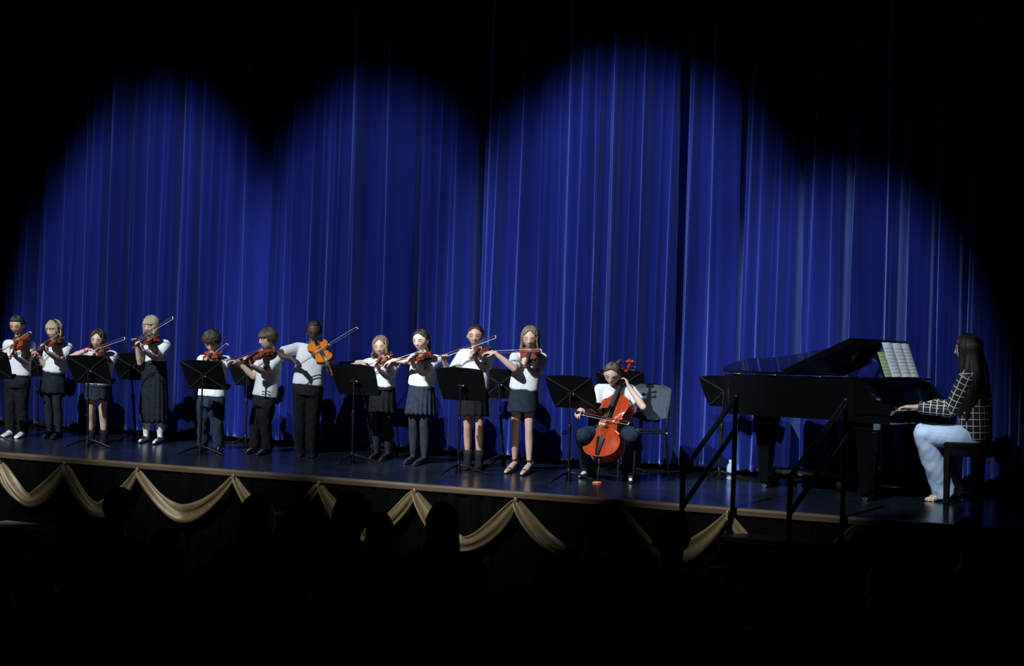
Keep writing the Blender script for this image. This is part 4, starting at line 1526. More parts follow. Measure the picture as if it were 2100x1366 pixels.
PLAYERS = [
    dict(label='boy with short dark hair, white polo and white sneakers playing a violin', skin=TAN, hair='short', hairmat='hair_black', seed=1, H=1.34,
         feet=(((27, 892), (4, 898)), ((51, 892), (33, 900))), head=(35, 667), neck=(40, 699), hip=(35, 782), phi=20, hphi=24, pitch=22,
         RE=(3, 731), LE=(51, 752), hem=(35, 770), lower=('trousers', 'trouser_black', 1.0), shoe='shoe', shoemat='sneaker_white',
         violin=dict(chin=(48, 691), scroll=(21, 740), top='varnish_red', n=(-.45, .6, .6), label='small red brown violin under the chin of the boy in white sneakers'),
         bow=((-12, 727), (63, 681)), bowlabel='violin bow of the boy in white sneakers'),
    dict(label='blond girl with a black headband and dark tights playing a violin', skin=FAIR, hair='bangs', hairmat='hair_blond', seed=2, H=1.30, browc=(.25, .17, .10),
         feet=(((105, 893), (89, 899)), ((124, 894), (105, 902))), head=(111, 677), neck=(121, 704), hip=(109, 776), phi=38, hphi=48, pitch=12,
         RE=(84, 728), LE=(124, 747), hem=(109, 764), tuck=True, collar=False, lower=('skirt', 'skirt_dark', 806, .135, 8, .02), tights='tights_black',
         shoe='flat', band='trouser_black', locks=[((100, 200, 9, .12), dict(rad=.016, seed=3))],
         violin=dict(chin=(119, 699), scroll=(80, 722), top='varnish_brown', n=(-.35, .8, .35), label='orange brown violin of the blond girl with the headband'),
         bow=((54, 732), (125, 679)), bowlabel='violin bow of the blond girl with the headband', extras=[('bracelet', 'R', 'pink')]),
    dict(label='girl with long dark hair and pink bracelet playing behind a music stand', skin=FAIR, hair='part', hairmat='hair_dark', seed=3, H=1.20,
         feet=(((188, 904), (182, 911)), ((214, 906), (209, 914))), head=(201, 696), neck=(208, 720), hip=(199, 800), phi=16, hphi=18, pitch=14, roll=-6,
         RE=(155, 730), LE=(224, 757), hem=(199, 790), tuck=True, collar=False, lower=('skirt', 'skirt_navy', 820, .135, 8, .02), girth=.88, shoe='boot', shoemat='boot_black',
         locks=[((95, 265, 15, .16), dict(rad=.017, seed=4)), ((70, 90, 3, .10), dict(rad=.013, seed=8))],
         violin=dict(chin=(213, 718), scroll=(188, 737), top='varnish_brown', n=(-.3, .85, .3), rest='teal', len=.46, label='dark violin with a teal shoulder pad'),
         bow=((181, 720), (256, 694)), bowlabel='violin bow of the girl with the teal shoulder pad', extras=[('bracelet', 'R', 'pink')]),
    dict(label='girl with blond bob in puff sleeved blouse and long black skirt', skin=FAIR, hair='bangs', hairmat='hair_blond', seed=4, H=1.32, browc=(.25, .17, .10),
         feet=(((303, 903), (285, 910)), ((332, 905), (314, 913))), head=(310, 669), neck=(318, 698), hip=(317, 757), phi=30, hphi=36, pitch=10,
         RE=(287, 738), LE=(318, 739), hem=(317, 742), tuck=True, puff=1.35, sleeve=.62, collar=False, lower=('skirt', 'skirt_dark', 868, .165, 16, .035), tights='tights_white', shoe='flat',
         locks=[((60, 300, 26, .045), dict(rad=.015, seed=5, start_z=.25, wave=.0015, out=-.01))],
         violin=dict(chin=(317, 695), scroll=(274, 718), top='varnish_brown', n=(-.4, .8, .35), label='dark brown violin of the girl in the long skirt'),
         bow=((270, 703), (355, 652)), bowlabel='raised violin bow of the girl in the long skirt'),
    dict(label='boy with curly dark hair and jeans bending over his violin', skin=TAN, hair='curly', hairmat='hair_dark', seed=5, H=1.25,
         feet=(((417, 918), (411, 926)), ((449, 921), (446, 930))), head=(434, 701), neck=(440, 730), hip=(433, 822), phi=12, hphi=14, pitch=36,
         RE=(410, 778), LE=(465, 775), hem=(433, 813), lower=('trousers', 'jeans', 1.0), thead=.05,
         violin=dict(chin=(440, 725), scroll=(421, 752), top='varnish_red', n=(-.1, .8, .5), label='bright red violin of the curly haired boy'),
         bow=((396, 762), (466, 705)), bowlabel='violin bow of the curly haired boy'),
    dict(label='boy with straight brown hair and black shoes seen side on with a violin', skin=FAIR, hair='bowl', hairmat='hair_brown', seed=6, H=1.28,
         feet=(((527, 925), (505, 931)), ((553, 926), (528, 935))), head=(549, 696), neck=(557, 723), hip=(541, 820), phi=52, hphi=66, pitch=8,
         RE=(516, 758), LE=(536, 766), hem=(541, 813), lower=('trousers', 'trouser_black', .95),
         violin=dict(chin=(553, 720), scroll=(490, 752), top='varnish_red', n=(-.35, .75, .5), label='red brown violin of the boy with straight brown hair'),
         bow=((468, 742), (538, 716)), bowlabel='violin bow of the boy with straight brown hair'),
    dict(label='tall boy with shaved head, white polo and black trousers playing a viola', skin=DEEP, hair='buzz', hairmat='hair_black', seed=7, H=1.38, k=1.08,
         feet=(((616, 924), (614, 938)), ((640, 925), (640, 939))), head=(644, 678), neck=(640, 706), hip=(631, 797), phi=10, hphi=4, pitch=28, sw=.135,
         RE=(574, 729), LE=(676, 762), hem=(631, 789), lower=('trousers', 'trouser_black', 1.02), browc=(.015, .01, .01), loose=1.03,
         violin=dict(chin=(648, 705), scroll=(685, 774), top='varnish_orange', side='varnish_red', n=(-.1, .45, .85), len=.60, label='large golden orange viola pointing down'),
         bow=((603, 751), (732, 672)), bowlabel='long viola bow raised across the golden orange viola'),
    dict(label='girl with wavy light brown hair in tights playing behind a plain stand', skin=FAIR, hair='part', hairmat='hair_light', seed=8, H=1.20, browc=(.15, .1, .06),
         feet=(((776, 938), (757, 945)), ((800, 938), (779, 947))), head=(781, 711), neck=(787, 737), hip=(784, 803), phi=16, hphi=14, pitch=8, roll=5,
         RE=(727, 749), LE=(795, 786), hem=(784, 795), tuck=True, collar=False, lower=('skirt', 'trouser_black', 846, .135, 14, .045), tights='tights_black', shoe='flat',
         locks=[((95, 265, 14, .10), dict(rad=.016, seed=6, wave=.012)), ((62, 92, 4, .12), dict(rad=.014, seed=9, wave=.012))],
         violin=dict(chin=(795, 732), scroll=(766, 760), top='varnish_red', n=(-.35, .75, .5), len=.46, label='red violin of the girl with wavy hair'),
         bow=((742, 751), (797, 731)), bowlabel='violin bow of the girl with wavy hair'),
    dict(label='girl with dark hair tied back and pleated skirt playing a violin', skin=FAIR, hair='back', hairmat='hair_dark', seed=9, H=1.30,
         feet=(((852, 946), (829, 953)), ((876, 948), (848, 956))), head=(863, 698), neck=(872, 728), hip=(863, 803), phi=30, hphi=28, pitch=12,
         RE=(828, 741, .22), LE=(861, 777), hem=(863, 793), tuck=True, lower=('skirt', 'skirt_navy', 850, .150, 18, .05), tights='tights_black', shoe='flat',
         tails=[(((0, -.42, .25), (0, -.62, .15), (.05, -.66, -.2), (.08, -.58, -.75), (.08, -.5, -1.2)), (.10, .13, .12, .10, .04))],
         violin=dict(chin=(875, 728), scroll=(834, 749), top='varnish_brown', n=(-.35, .8, .4), label='orange brown violin of the girl in the pleated skirt'),
         bow=((781, 748), (872, 719)), bowlabel='violin bow of the girl in the pleated skirt', extras=[('bracelet', 'L', 'ivory')]),
    dict(label='girl with dark hair pulled back and dark ankle boots playing a violin', skin=TAN, hair='back', hairmat='hair_black', seed=10, H=1.30,
         feet=(((961, 953), (955, 965)), ((983, 956), (980, 968))), head=(975, 689), neck=(978, 718), hip=(971, 806), phi=4, hphi=6, pitch=6,
         RE=(908, 750), LE=(994, 768), hem=(971, 798), tuck=True, collar=False, lower=('skirt', 'trouser_black', 853, .145, 12, .035), girth=.88, shoe='boot', shoemat='boot_black', shaft=.11,
         tails=[(((0, -.4, .3), (0, -.55, .35), (0, -.62, .25)), (.12, .17, .12))],
         violin=dict(chin=(992, 716), scroll=(966, 740), top='varnish_brown', n=(-.1, .85, .4), rest='teal', len=.48, label='dark violin held by the girl in ankle boots'),
         bow=((901, 734), (1017, 691)), bowlabel='violin bow of the girl in ankle boots'),
    dict(label='girl with long blond hair and strappy black sandals playing a violin', skin=FAIR, hair='part', hairmat='hair_light', seed=11, H=1.36, browc=(.2, .14, .09),
         feet=(((1060, 961), (1037, 972)), ((1089, 965), (1070, 976))), head=(1087, 693), neck=(1084, 724), hip=(1073, 812), phi=6, hphi=4, pitch=14,
         RE=(1024, 732, .25), LE=(1098, 781), hem=(1073, 802), tuck=True, collar=False, lower=('skirt', 'skirt_navy', 845, .148, 5, .012), girth=.88, shoe='heel', shoemat='shoe_black',
         locks=[((90, 270, 14, .22), dict(rad=.017, seed=7)), ((64, 90, 4, .20), dict(rad=.014, seed=12)), ((270, 296, 4, .22), dict(rad=.014, seed=13))],
         violin=dict(chin=(1089, 719), scroll=(1077, 758), top='varnish_red', n=(.0, .85, .35), label='red brown violin of the girl in sandals'),
         bow=((988, 723), (1110, 718)), bowlabel='level violin bow of the girl in sandals'),
]
for S in PLAYERS:
    person(S)


def px_of(p):
    d = V(p) - CAM
    z = d.dot(_f)
    return (1050 + FPX * d.dot(_r) / z, 683 - FPX * d.dot(_u) / z)


# ------------------------------------------------------------------ cello, chair, cellist
G = on_z(1225, 991)
Tg, Rg = frame_at(G)


def at_g(px, py, t=0.0):
    d = ray(px, py)
    return CAM + d * (((G + Tg * t) - CAM).dot(Tg) / d.dot(Tg))


o = at_g(1230, 941, -0.06)
tS = solve_depth(at_g, (1297, 742), (o, -0.06), 0.985, -1)
sc = at_g(1297, 742, tS)
ca = (sc - o).normalized()
clen = (sc - o).length
cn = Tg * 0.80 - Rg * 0.50 + UP * 0.25
cn = (cn - ca * cn.dot(ca)).normalized()
cello = instrument('cello', o - cn * 0.05, ca, cn, clen, 'varnish_cello', 'varnish_cello', 'glossy orange red cello held between the knees of the seated girl', cat='cello')
cb = clen / CEL_LEN
mb = MB()
inv = cello.matrix_world.inverted() if False else place_matrix(o - cn * 0.05, ca, cn, cb).inverted()
tail = inv @ (o - ca * 0.0)
gl = inv @ V((G.x, G.y, 0.012))
mb.tube([tail, tail.lerp(gl, 0.25)], [0.034, 0.022], 12)
mb.tube([tail.lerp(gl, 0.2), gl], [0.011, 0.009], 10)
link('endpin', mb.mesh('endpin', smooth=True), 'black_metal', cello)
mb = MB()
mb.tube([(G.x, G.y, 0.0), (G.x, G.y, 0.010), (G.x, G.y, 0.016)], [0.045, 0.042, 0.02], 20, rnd=False)
tag(link('endpin_rest', mb.mesh('endpin_rest', (G.x, G.y, 0), True), 'orange_rubber', loc=(G.x, G.y, 0)), 'round orange rubber rest under the cello endpin', 'endpin rest')

# chair: left side legs seen at these two floor points
f_l, b_l = on_z(1298, 991), on_z(1372, 985)
cf = (f_l - b_l).normalized()
cl_ = UP.cross(cf)                                         # chair's left side
cc = (f_l + b_l) / 2 - cl_ * 0.215
ch = empty('orchestra_chair', cc, 'dark grey moulded orchestra chair with chrome frame under the cellist', 'chair')
hd = (f_l - b_l).length / 2
LC = lambda x, y, z: cf * y + cl_ * x + UP * z
mb = MB()
rg = []
for t in range(9):
    y = 0.21 - 0.43 * t / 8
    z = 0.455 - 0.02 * t / 8 - (0.012 if t == 0 else 0)
    rg.append([LC(x, y, z - 0.025 * (1 - abs(x) / .22) + zz) for zz, xs in ((0, (-.21, -.12, 0, .12, .21)), (0.022, (.21, .12, 0, -.12, -.21))) for x in xs])
mb.loft(rg)
link('seat', mb.mesh('seat', smooth=None), 'chair_shell', ch)
mb = MB()
rg = []
for i in range(13):
    t = i / 12
    z = 0.53 + 0.325 * t
    hw_ = 0.222 * min(1.0, (math.sin(PI * min(.5, t * 3 + .12)) if t < .2 else 1) * (1 if t < .82 else math.sqrt(max(0.25, 1 - ((t - .82) / .2) ** 2))))
    y = -0.215 - 0.045 * t
    row = []
    for x in (-1, -.6, 0, .6, 1):
        row.append(LC(hw_ * x, y - 0.030 * (1 - x * x), z))
    for x in (1, .6, 0, -.6, -1):
        row.append(LC(hw_ * x, y - 0.030 * (1 - x * x) - 0.016, z))
    rg.append(row)
mb.loft(rg)
link('backrest', mb.mesh('backrest', smooth=None), 'chair_shell', ch)
for s_ in (-1, 1):
    mb = MB()
    mb.tube([LC(s_ * .215, hd, 0.012), LC(s_ * .21, hd - .035, 0.43)], .0115, 10)
    link('leg', mb.mesh('leg', smooth=True), 'black_metal', ch)
    mb = MB()
    mb.tube([LC(s_ * .215, -hd, 0.012), LC(s_ * .215, -hd + .07, 0.42), LC(s_ * .218, -.215, 0.56), LC(s_ * .205, -.245, 0.70)], .0115, 10)
    link('leg', mb.mesh('leg', smooth=True), 'black_metal', ch)
    mb = MB()
    mb.tube([LC(s_ * .215, hd - .03, 0.43), LC(s_ * .215, -hd + .07, 0.425)], .010, 10)
    link('seat_rail', mb.mesh('seat_rail', smooth=True), 'chrome', ch)
    mb = MB()
    mb.tube([LC(s_ * .212, hd - .035, 0.435), LC(s_ * .228, hd - .035, 0.435)], .016, 12)
    link('bracket', mb.mesh('bracket', smooth=True), 'chrome', ch)
    mb = MB()
    mb.tube([LC(s_ * .212, -hd + .07, 0.42), LC(s_ * .228, -hd + .07, 0.42)], .016, 12)
    link('bracket', mb.mesh('bracket', smooth=True), 'chrome', ch)

hip_ref = cc + cf * 0.10 + UP * 0.52
KLc = o - cn * 0.05 + ca * (cb * 1.20) + cn * (cb * 0.22)
Cc = o - cn * 0.05 + ca * (cb * 0.53) + cn * (cb * 0.33)
tb = (Cc - G).dot(Tg)
bA, bB = at_g(1176, 845, tb), at_g(1289, 869, tb)
bow_obj(bA, bB, (Cc - bA.lerp(bB, 0.5)) * 0.1 + UP * -0.8, 'cello bow drawn across the orange red cello', 'cello_bow', None)
cellist = dict(label='seated girl in white polo and dark trousers playing the cello', skin=FAIR, hair='back', hairmat='hair_brown', seed=12, H=1.32,
               feet=(((1211, 975), (1188, 982)), ((1289, 975), (1294, 992))), head=(1256, 767), neck=(1261, 790), hip=(1268, 884), phi=4, hphi=12, pitch=32, roll=-6,
               ref=hip_ref, dth=0.0, dtn=0.0, thead=.10, socks=True, sw=.135, RE=(1208, 832), LE=(1319, 832, .22), hem=(1266, 868), pnL=(-.8, .1, -.3), hl_up=.05, hands=(KLc + Rg * .035 + Tg * .02, bA + (bB - bA).normalized() * .04),
               knees=((1197, 893, .26), (1293, 893, .30)), lower=('trousers', 'jeans', 1.12), shoe='flat', tights='tights_white', browc=(.10, .07, .05), loose=.97,
               tails=[(((.1, -.4, .30), (.22, -.5, .38), (.3, -.55, .25)), (.08, .10, .04))])
person(cellist)

# ------------------------------------------------------------------ grand piano
PA = math.radians(14)
pu, pv = V((-math.cos(PA), math.sin(PA), 0)), V((-math.sin(PA), -math.cos(PA), 0))
KN = on_y(1832, 848, 1.20)                                  # bass end of the keys, far enough forward to clear the curtain
PO = V((KN.x, KN.y, 0)) - pv * 0.62
PW = lambda u, v, z: PO + pu * u + pv * v + UP * z
pl = lambda u, v, z: pu * u + pv * v + UP * z
piano = empty('grand_piano', PO, 'glossy black grand piano with its lid partly raised', 'piano')
pn_ = lambda mb, nm, mt, par=None, sm=None: link(nm, mb.mesh(nm, smooth=sm), mt, par or piano)
TZ = 0.975


def rim_outline(inset=0.0):
    pts = []
    ub, ut = 0.27, 1.64
    pts.append((ub, 0.74 - inset))
    pts.append((1.34, 0.74 - inset))
    for i in range(1, 9):                                   # rounded tail
        a = PI / 2 * i / 8
        pts.append((1.34 + (0.19 - inset) * math.sin(a), 0.55 + (0.19 - inset) * math.cos(a)))
    for i in range(0, 9):
        a = PI / 2 * i / 8
        pts.append((1.35 + (0.18 - inset) * math.cos(a), 0.30 - (0.16 - inset) * math.sin(a)))
    for i in range(1, 13):                                  # bent side
        t = i / 12
        s_ = t * t * (3 - 2 * t)
        pts.append((1.35 - 0.55 * t, 0.14 + inset - 0.86 * s_))
    pts.append((0.60, -0.74 + inset))
    pts.append((ub, -0.74 + inset))
    return pts


OUT, INN = rim_outline(), rim_outline(0.035)
mb = MB()
n = len(OUT)
mb.loft([[pl(u, v, z) for u, v in q] for q, z in ((OUT, 0.64), (OUT, TZ - .004), ([(u, v) for u, v in rim_outline(0.004)], TZ), (INN, TZ), (INN, 0.86), ([(0.9 + (u - 0.9) * .05, v * .05) for u, v in INN], 0.86))])
pn_(mb, 'rim', 'piano_black')
mb = MB()
mb.prism([pl(u, v, 0.862) for u, v in rim_outline(0.05)], UP * 0.02)
pn_(mb, 'iron_plate', 'gold_plate')
mb = MB()
mb.box(pl(0.14, 0, 0.665), (0.16, 0.73, 0.035), (pu, pv, UP))
pn_(mb, 'keybed', 'piano_black')
for s_ in (-1, 1):
    mb = MB()
    prof = [(0.28, 0.70), (-0.02, 0.70), (-0.04, 0.74), (0.0, 0.79), (0.06, 0.80), (0.14, 0.86), (0.20, 0.95), (0.28, TZ)]
    mb.prism([pl(u, s_ * 0.74 if s_ > 0 else -0.665, z) for u, z in prof], pv * -0.075)
    pn_(mb, 'key_arm', 'piano_black')
mb = MB()
mb.box(pl(-0.015, 0, 0.715), (0.014, 0.665, 0.020), (pu, pv, UP))
pn_(mb, 'key_slip', 'piano_black')
mb = MB()
mb.prism([pl(0.155, -.665, .735), pl(0.175, -.665, .735), pl(0.215, -.665, .90), pl(0.185, -.665, .885)], pv * 1.33)
pn_(mb, 'fallboard', 'piano_black')
# keys
wk = 1.225 / 52
mb = MB()
mb.box((0, 0, 0), (0.074, wk / 2 - 0.0006, 0.010), (pu, pv, UP))
KW = mb.mesh('white_key')
KW.materials.append(MATS['ivory'])
mb = MB()
mb.box((0, 0, 0), (0.047, 0.0052, 0.011), (pu, pv, UP), 0.85)
KB = mb.mesh('black_key')
KB.materials.append(MATS['ebony'])
for i in range(52):
    v = 0.6125 - wk * (i + .5)
    link('white_key', KW, None, piano, pl(0.076, v, 0.728))
    if i < 51 and (i % 7) in (0, 2, 3, 5, 6):
        link('black_key', KB, None, piano, pl(0.104, v - wk / 2, 0.745))
# music shelf and desk
mb = MB()
mb.box(pl(0.27, 0, TZ + 0.008), (0.10, 0.62, 0.010), (pu, pv, UP))
pn_(mb, 'music_shelf', 'piano_black')
mb = MB()
dk = math.radians(20)
dn = (pu * math.sin(dk) + UP * math.cos(dk))                # up along the desk
mb.box(pl(0.20, 0, TZ + 0.02) + dn * 0.10, (0.36, 0.10, 0.006), (pv, dn, pv.cross(dn)))
pn_(mb, 'music_desk', 'piano_black')
# main lid, hinged on the long straight side and a little raised; front flap propped up
tilt = math.radians(11.0)
mb = MB()
vv = lambda u, v, z: pl(u, 0.755, TZ + 0.012) + (-pv * math.cos(tilt) + UP * math.sin(tilt)) * (0.755 - v) + UP * z * math.cos(tilt)
lid = [(u * 1.006, v * 1.02) for u, v in OUT if u > 0.89]
lid = [(0.89, 0.755)] + lid + [(0.89, lid[-1][1])]
mb.prism([vv(u, v, 0) for u, v in lid], UP * 0.022)
pn_(mb, 'lid', 'piano_black')
fa = math.radians(25)
fd = -pu * math.cos(fa) + UP * math.sin(fa)
mb = MB()
A_ = pl(0.885, 0.755, TZ + 0.012)
mb.prism([A_, A_ + fd * 0.645, A_ + fd * 0.645 - pv * 1.15, A_ - pv * 1.15], (UP * math.cos(fa) + pu * math.sin(fa)) * 0.05)
pn_(mb, 'lid_flap', 'piano_black')
mb = MB()
mb.tube([pl(0.62, -0.45, TZ), A_ + fd * 0.45 - pv * 1.10], 0.010, 8)
pn_(mb, 'prop_stick', 'piano_black', None, True)
for u in (1.33, 1.0, 0.6):
    mb = MB()
    mb.tube([pl(u - .03, 0.756, TZ + .008), pl(u + .03, 0.756, TZ + .008)], 0.006, 8)
    pn_(mb, 'hinge', 'brass', None, True)
# legs
for u, v in ((1.27, 0.30), (0.22, 0.60), (0.22, -0.60)):
    mb = MB()
    rg = []
    for z, h in ((0.64, .085), (0.575, .085), (0.56, .07), (0.50, .066), (0.12, .042), (0.10, .05), (0.06, .05), (0.055, .03), (0.045, .03)):
        rg.append([pl(u, v, z) + pu * (a * h) + pv * (b_ * h) for a, b_ in ((-1, -1), (1, -1), (1, 1), (-1, 1))])
    mb.loft(rg)
    lg = pn_(mb, 'leg', 'piano_black')
    mb = MB()
    mb.tube([pl(u, v - .014, .024), pl(u, v + .014, .024)], .024, 16, rnd=False)
    link('caster', mb.mesh('caster'), 'steel', lg)
# pedal lyre
mb = MB()
mb.box(pl(0.34, 0, 0.13), (0.07, 0.13, 0.035), (pu, pv, UP))
for v in (-.06, .06):
    mb.tube([pl(0.34, v, .15), pl(0.36, v, .64)], .018, 10)
ly = pn_(mb, 'pedal_lyre', 'piano_black')
for v in (-.07, 0, .07):
    mb = MB()
    mb.box(pl(0.24, v, 0.085), (0.075, 0.016, 0.006), (pu, pv, UP))
    link('pedal', mb.mesh('pedal'), 'brass', ly)

# sheet music on the desk
def page(nm, v0, v1, h, lift, mt, par, bow_=0.012, tilt_=0.0):
    mb = MB()
    rows = []
    W_ = (v1 - v0)
    for i in range(7):
        t = i / 6 - .5
        rows.append([V((t * abs(W_), s_ * h / 2, bow_ * math.cos(PI * t) + 0.0)) for s_ in (-1, 1)] + [V((t * abs(W_), s_ * h / 2, bow_ * math.cos(PI * t) - 0.0012)) for s_ in (1, -1)])
    mb.loft(rows)
    o = link(nm, mb.mesh(nm, smooth=None), mt, par)
    xx = -pv                                               # towards the treble end
    zz = xx.cross(dn)                                      # faces the pianist
    cpt = pl(0.192 - lift, (v0 + v1) / 2, TZ + 0.022) + dn * (h / 2 + 0.002)
    Mx = Matrix.Identity(4)
    for i in range(3):
        Mx[i][0], Mx[i][1], Mx[i][2], Mx[i][3] = xx[i], dn[i], zz[i], cpt[i]
    o.matrix_local = Mx if par else Matrix.Translation(PO) @ Mx
    return o


wb = empty('sheet_music', PO, 'open white sheet music pages standing on the piano music desk', 'sheet music', 'sheet music on the piano')
page('page', 0.24, 0.03, 0.30, 0.022, 'sheet_white', wb)
page('page', 0.03, -0.18, 0.30, 0.020, 'sheet_white', wb)
page('page', -0.13, -0.34, 0.30, 0.016, 'sheet_white', wb)
gb = empty('sheet_music', PO, 'pale green music book standing behind the white pages', 'sheet music', 'sheet music on the piano')
page('page', 0.36, 0.20, 0.215, 0.008, 'sheet_green', gb, 0.006)
page('page', 0.20, 0.02, 0.215, 0.008, 'sheet_green', gb, 0.006)

# bench
BO = PW(-0.49, 0.06, 0)
bn = empty('piano_bench', BO, 'black piano bench with padded top under the pianist', 'bench')
mb = MB()
rg = []
for z, a in ((0.40, .97), (0.465, .97), (0.470, 1.0), (0.495, 1.0), (0.505, .94)):
    rg.append([pu * (x * .16 * a) + pv * (y * .34 * a) + UP * z for x, y in ((-1, -1), (1, -1), (1, 1), (-1, 1))])
mb.loft(rg)
link('seat', mb.mesh('bench_seat'), 'desk_black', bn)
for x in (-1, 1):
    for y in (-1, 1):
        mb = MB()
        mb.loft([[pu * (x * .135 + a * h) + pv * (y * .31 + b_ * h) + UP * z for a, b_ in ((-1, -1), (1, -1), (1, 1), (-1, 1))] for z, h in ((0.0, .018), (0.42, .024))])
        link('leg', mb.mesh('bench_leg'), 'desk_black', bn)

# pianist
hip3 = PW(-0.50, 0.10, 0.58)
KLp, KRp = PW(0.02, 0.33, 0.765), PW(0.03, -0.02, 0.770)
pianist = dict(label='woman with long dark hair and windowpane check jacket playing the piano', group='pianist', skin=FAIR, hair='part', hairmat='hair_black', seed=20, H=1.64, k=1.16, hs=.225,
               feet=(((1966, 1022), (1926, 1018)), ((1944, 1029), (1900, 1028))), head=(1984, 716), neck=(1998, 764), crease=.0055, hip=(2000, 896), phi=112, hphi=106, pitch=4,
               ref=hip3, thead=0.02, sw=.135, RE=(1950, 838), LE=(1949, 838), hem=(2003, 902), hands=(KLp, KRp), knees=((1893, 886, -.10), (1893, 890, .12)),
               lower=('trousers', 'pants_pale', 1.02, .02, 1.4), shoe='heel', shoemat='strap_silver', shirt='windowpane_check', sleeve=1.93, collar=False, loose=1.0,
               pnR=(0, -1, 0), pnL=(0, -1, 0), hl_up=0.0, wup=.03, curlR=(.25, .35, .3), curlL=(.25, .35, .3), wrist=.085, nk=.9,
               locks=[((75, 285, 26, .50), dict(rad=.021, seed=21, start_z=.36, out=.06)), ((100, 260, 20, .56), dict(rad=.024, seed=22, start_z=.36, out=.20, hug=1.12))])
person(pianist)

# water bottle near the curtain
wbp = on_z(1497, 984)
bt = empty('water_bottle', wbp, 'small clear plastic water bottle on the stage floor beside the curtain', 'bottle')
mb = MB()
mb.tube([(0, 0, z) for z in (0, .006, .05, .06, .12, .14, .152, .165)], [.026, .032, .032, .030, .031, .024, .014, .0125], 16, rnd=False)
link('bottle_body', mb.mesh('bottle_body', smooth=True), 'bottle_plastic', bt)
mb = MB()
mb.tube([(0, 0, .064), (0, 0, .112)], .0325, 16, rnd=False)
link('label', mb.mesh('bottle_label'), 'bottle_label', bt)
mb = MB()
mb.tube([(0, 0, .160), (0, 0, .182)], .0155, 14, rnd=False)
link('cap', mb.mesh('bottle_cap'), 'bottle_cap', bt)
# wheeled platform truck pushed back behind the piano
dpx = on_z(1652, 1002)
dl = empty('equipment_dolly', dpx, 'low black wheeled dolly standing behind the piano legs', 'dolly')
mb = MB()
mb.box((0, 0.05, 0.142), (0.42, 0.14, 0.014))
link('platform', mb.mesh('platform'), 'rubber', dl)
for x in (-.30, .30):
    for y in (-.02, .12):
        mb = MB()
        mb.tube([(x - .022, y, .062), (x + .022, y, .062)], .062, 18, rnd=False)
        w_ = link('wheel', mb.mesh('wheel'), 'rubber', dl)
        mb = MB()
        mb.box((x, y, .10), (.030, .012, .03))
        link('fork', mb.mesh('fork'), 'steel', w_)

# ------------------------------------------------------------------ the audience: dark seated figures on rows of theatre seats
def audience_kit(style, seed, mt):
    mb = MB()
    c = V((0, 0.02, 1.11))
    fr = (V((-1, 0, 0)), V((0, 1, 0)), UP)
    hs = 0.225
    add_head(mb, c, fr, hs)
    mb.tube([(0, -.01, .90), (0, 0, 1.05)], [.058, .052], 12)
    X, Y = V((1, 0, 0)), V((0, 1, 0))
    mb.loft([ell_ring(V((0, y, z)), X, Y, a, b_, 20) for y, z, a, b_ in ((-.02, .40, .15, .12), (-.03, .50, .165, .12), (-.03, .66, .15, .11), (-.02, .82, .175, .11), (-.01, .90, .16, .085), (0, .955, .07, .06))])
    for s_ in (-1, 1):
        mb.tube([(s_ * .15, 0, .88), (s_ * .215, 0, .85), (s_ * .235, .02, .62), (s_ * .12, .24, .58)], [.05, .055, .045, .035], 12)
        hand(mb, V((s_ * .12, .24, .58)), V((-s_ * .4, .8, -.1)), V((0, 0, -1)), .17, s_ > 0)
        mb.tube([(s_ * .09, 0, .48), (s_ * .10, .38, .50), (s_ * .10, .40, .08)], [.085, .065, .042], 12)
        mb.tube([(s_ * .10, .36, .04), (s_ * .10, .58, .03)], [.038, .028], 10)
    body, world = voxel(mb, 0.010, 'audience_body', (0, 0, 0), 2)
    set_tone(body, world, TAN[0], TAN[1], (.02, .02, .02), c, fr, hs)
    hb = MB()
    hair_cap(hb, c, fr, hs, style, seed)
    if style == 'part':
        locks(hb, c, fr, hs, 70, 290, 18, .16, seed, .022)
    cb_ = MB()
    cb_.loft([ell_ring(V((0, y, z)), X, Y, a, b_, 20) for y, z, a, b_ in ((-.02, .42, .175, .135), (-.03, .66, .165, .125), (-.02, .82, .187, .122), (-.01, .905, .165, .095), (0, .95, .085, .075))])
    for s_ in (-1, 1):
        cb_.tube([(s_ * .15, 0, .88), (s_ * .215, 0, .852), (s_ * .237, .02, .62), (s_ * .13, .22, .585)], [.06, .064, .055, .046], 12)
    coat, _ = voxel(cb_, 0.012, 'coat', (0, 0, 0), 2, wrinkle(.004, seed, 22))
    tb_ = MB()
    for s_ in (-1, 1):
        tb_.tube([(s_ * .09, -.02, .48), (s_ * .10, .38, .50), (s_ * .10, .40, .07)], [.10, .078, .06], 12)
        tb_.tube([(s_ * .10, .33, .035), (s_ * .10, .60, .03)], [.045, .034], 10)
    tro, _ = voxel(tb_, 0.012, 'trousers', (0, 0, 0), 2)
    return body, hb.mesh('hair', smooth=True), coat, tro


KITS = [audience_kit('short', 31, 0), audience_kit('part', 32, 0), audience_kit('bowl', 33, 0)]
sb = {}
mb = MB()
rg = []
for z, y, h in ((0.40, -.20, .24), (0.55, -.215, .245), (0.80, -.25, .24), (0.86, -.265, .20)):
    rg.append([V((-h, y, z)), V((h, y, z)), V((h, y - .07, z)), V((-h, y - .07, z))])
mb.loft(rg)
sb['backrest'] = mb.mesh('seat_back')
mb = MB()
mb.box((0, .03, .355), (.235, .24, .045))
sb['cushion'] = mb.mesh('seat_cushion')
for s_ in (-1, 1):
    mb = MB()
    mb.box((s_ * .262, 0, .30), (.018, .20, .30))
    mb.box((s_ * .262, .02, .61), (.028, .21, .016))
    sb['side_panel%d' % s_] = mb.mesh('seat_side')
for v in sb.values():
    v.materials.append(MATS['seat_cloth'])


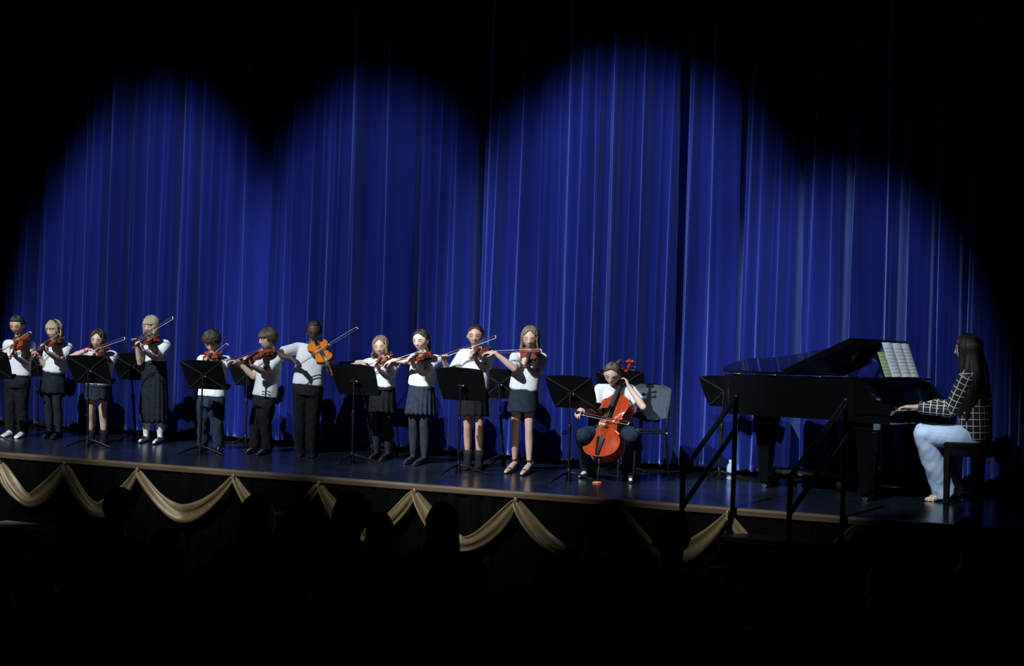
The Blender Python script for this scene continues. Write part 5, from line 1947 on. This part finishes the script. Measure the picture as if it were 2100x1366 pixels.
def audience(px, py, depth, kit, label, sc=None):
    d = ray(px, py)
    p = CAM + d * depth                                    # depth along the view axis; crown of the head is seen at this pixel
    base = V((p.x, p.y, HOUSE))
    s_ = (p.z - HOUSE) / 1.235
    aim = math.atan2(-5.5 - p.x, 2.0 - p.y)
    rot = (0, 0, -aim * 0.6)
    body, hair, coat, tro = KITS[kit]
    o = link('person', body, 'skin', loc=base)
    o.scale = (min(1.08, max(.9, s_)),) * 2 + (s_,)
    o.rotation_euler = rot
    tag(o, label, 'person', 'people in the audience')
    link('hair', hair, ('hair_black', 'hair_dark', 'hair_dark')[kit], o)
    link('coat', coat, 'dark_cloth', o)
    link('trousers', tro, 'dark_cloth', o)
    seat = empty('theatre_seat', base, 'dark upholstered theatre seat with a person on it', 'seat', 'theatre seats in the dark house')
    seat.rotation_euler = rot
    for k, v in sb.items():
        link('side_panel' if k.startswith('side') else k, v, None, seat)
    return o


AUD = ('dark figure with short hair sitting in the unlit audience', 'dark figure with long hair sitting in the unlit audience', 'dark figure with thick hair sitting in the unlit audience')
for px, py, dp, kit in ((243, 1000, 8.6, 0), (526, 1013, 8.5, 1), (722, 1013, 7.8, 2), (778, 1050, 9.3, 1), (908, 1031, 8.4, 1), (1222, 1037, 8.4, 0), (1377, 1052, 7.6, 2), (1990, 1062, 8.2, 0),
                        (8, 1117, 6.4, 2), (100, 1121, 7.7, 0), (620, 1118, 7.0, 0), (1120, 1160, 6.9, 1), (1560, 1180, 6.8, 2), (340, 1085, 7.4, 1), (1820, 1150, 7.2, 1)):
    audience(px, py, dp, kit, AUD[kit])

# low pale box standing on the auditorium floor in front of the stage
bp = on_y(82, 1087, -0.45)
mb = MB()
hx, hz = 0.34, (bp.z - HOUSE) / 2
bc = V((bp.x - hx, -0.45 + 0.16, HOUSE))
mb.box(bc + UP * hz, (hx, 0.16, hz))
mb.box(bc + UP * (2 * hz - 0.012), (hx + 0.006, 0.166, 0.012))
tag(link('storage_box', mb.mesh('storage_box', bc), 'paper_grey', loc=bc), 'low pale grey box standing on the floor against the stage skirt', 'box')
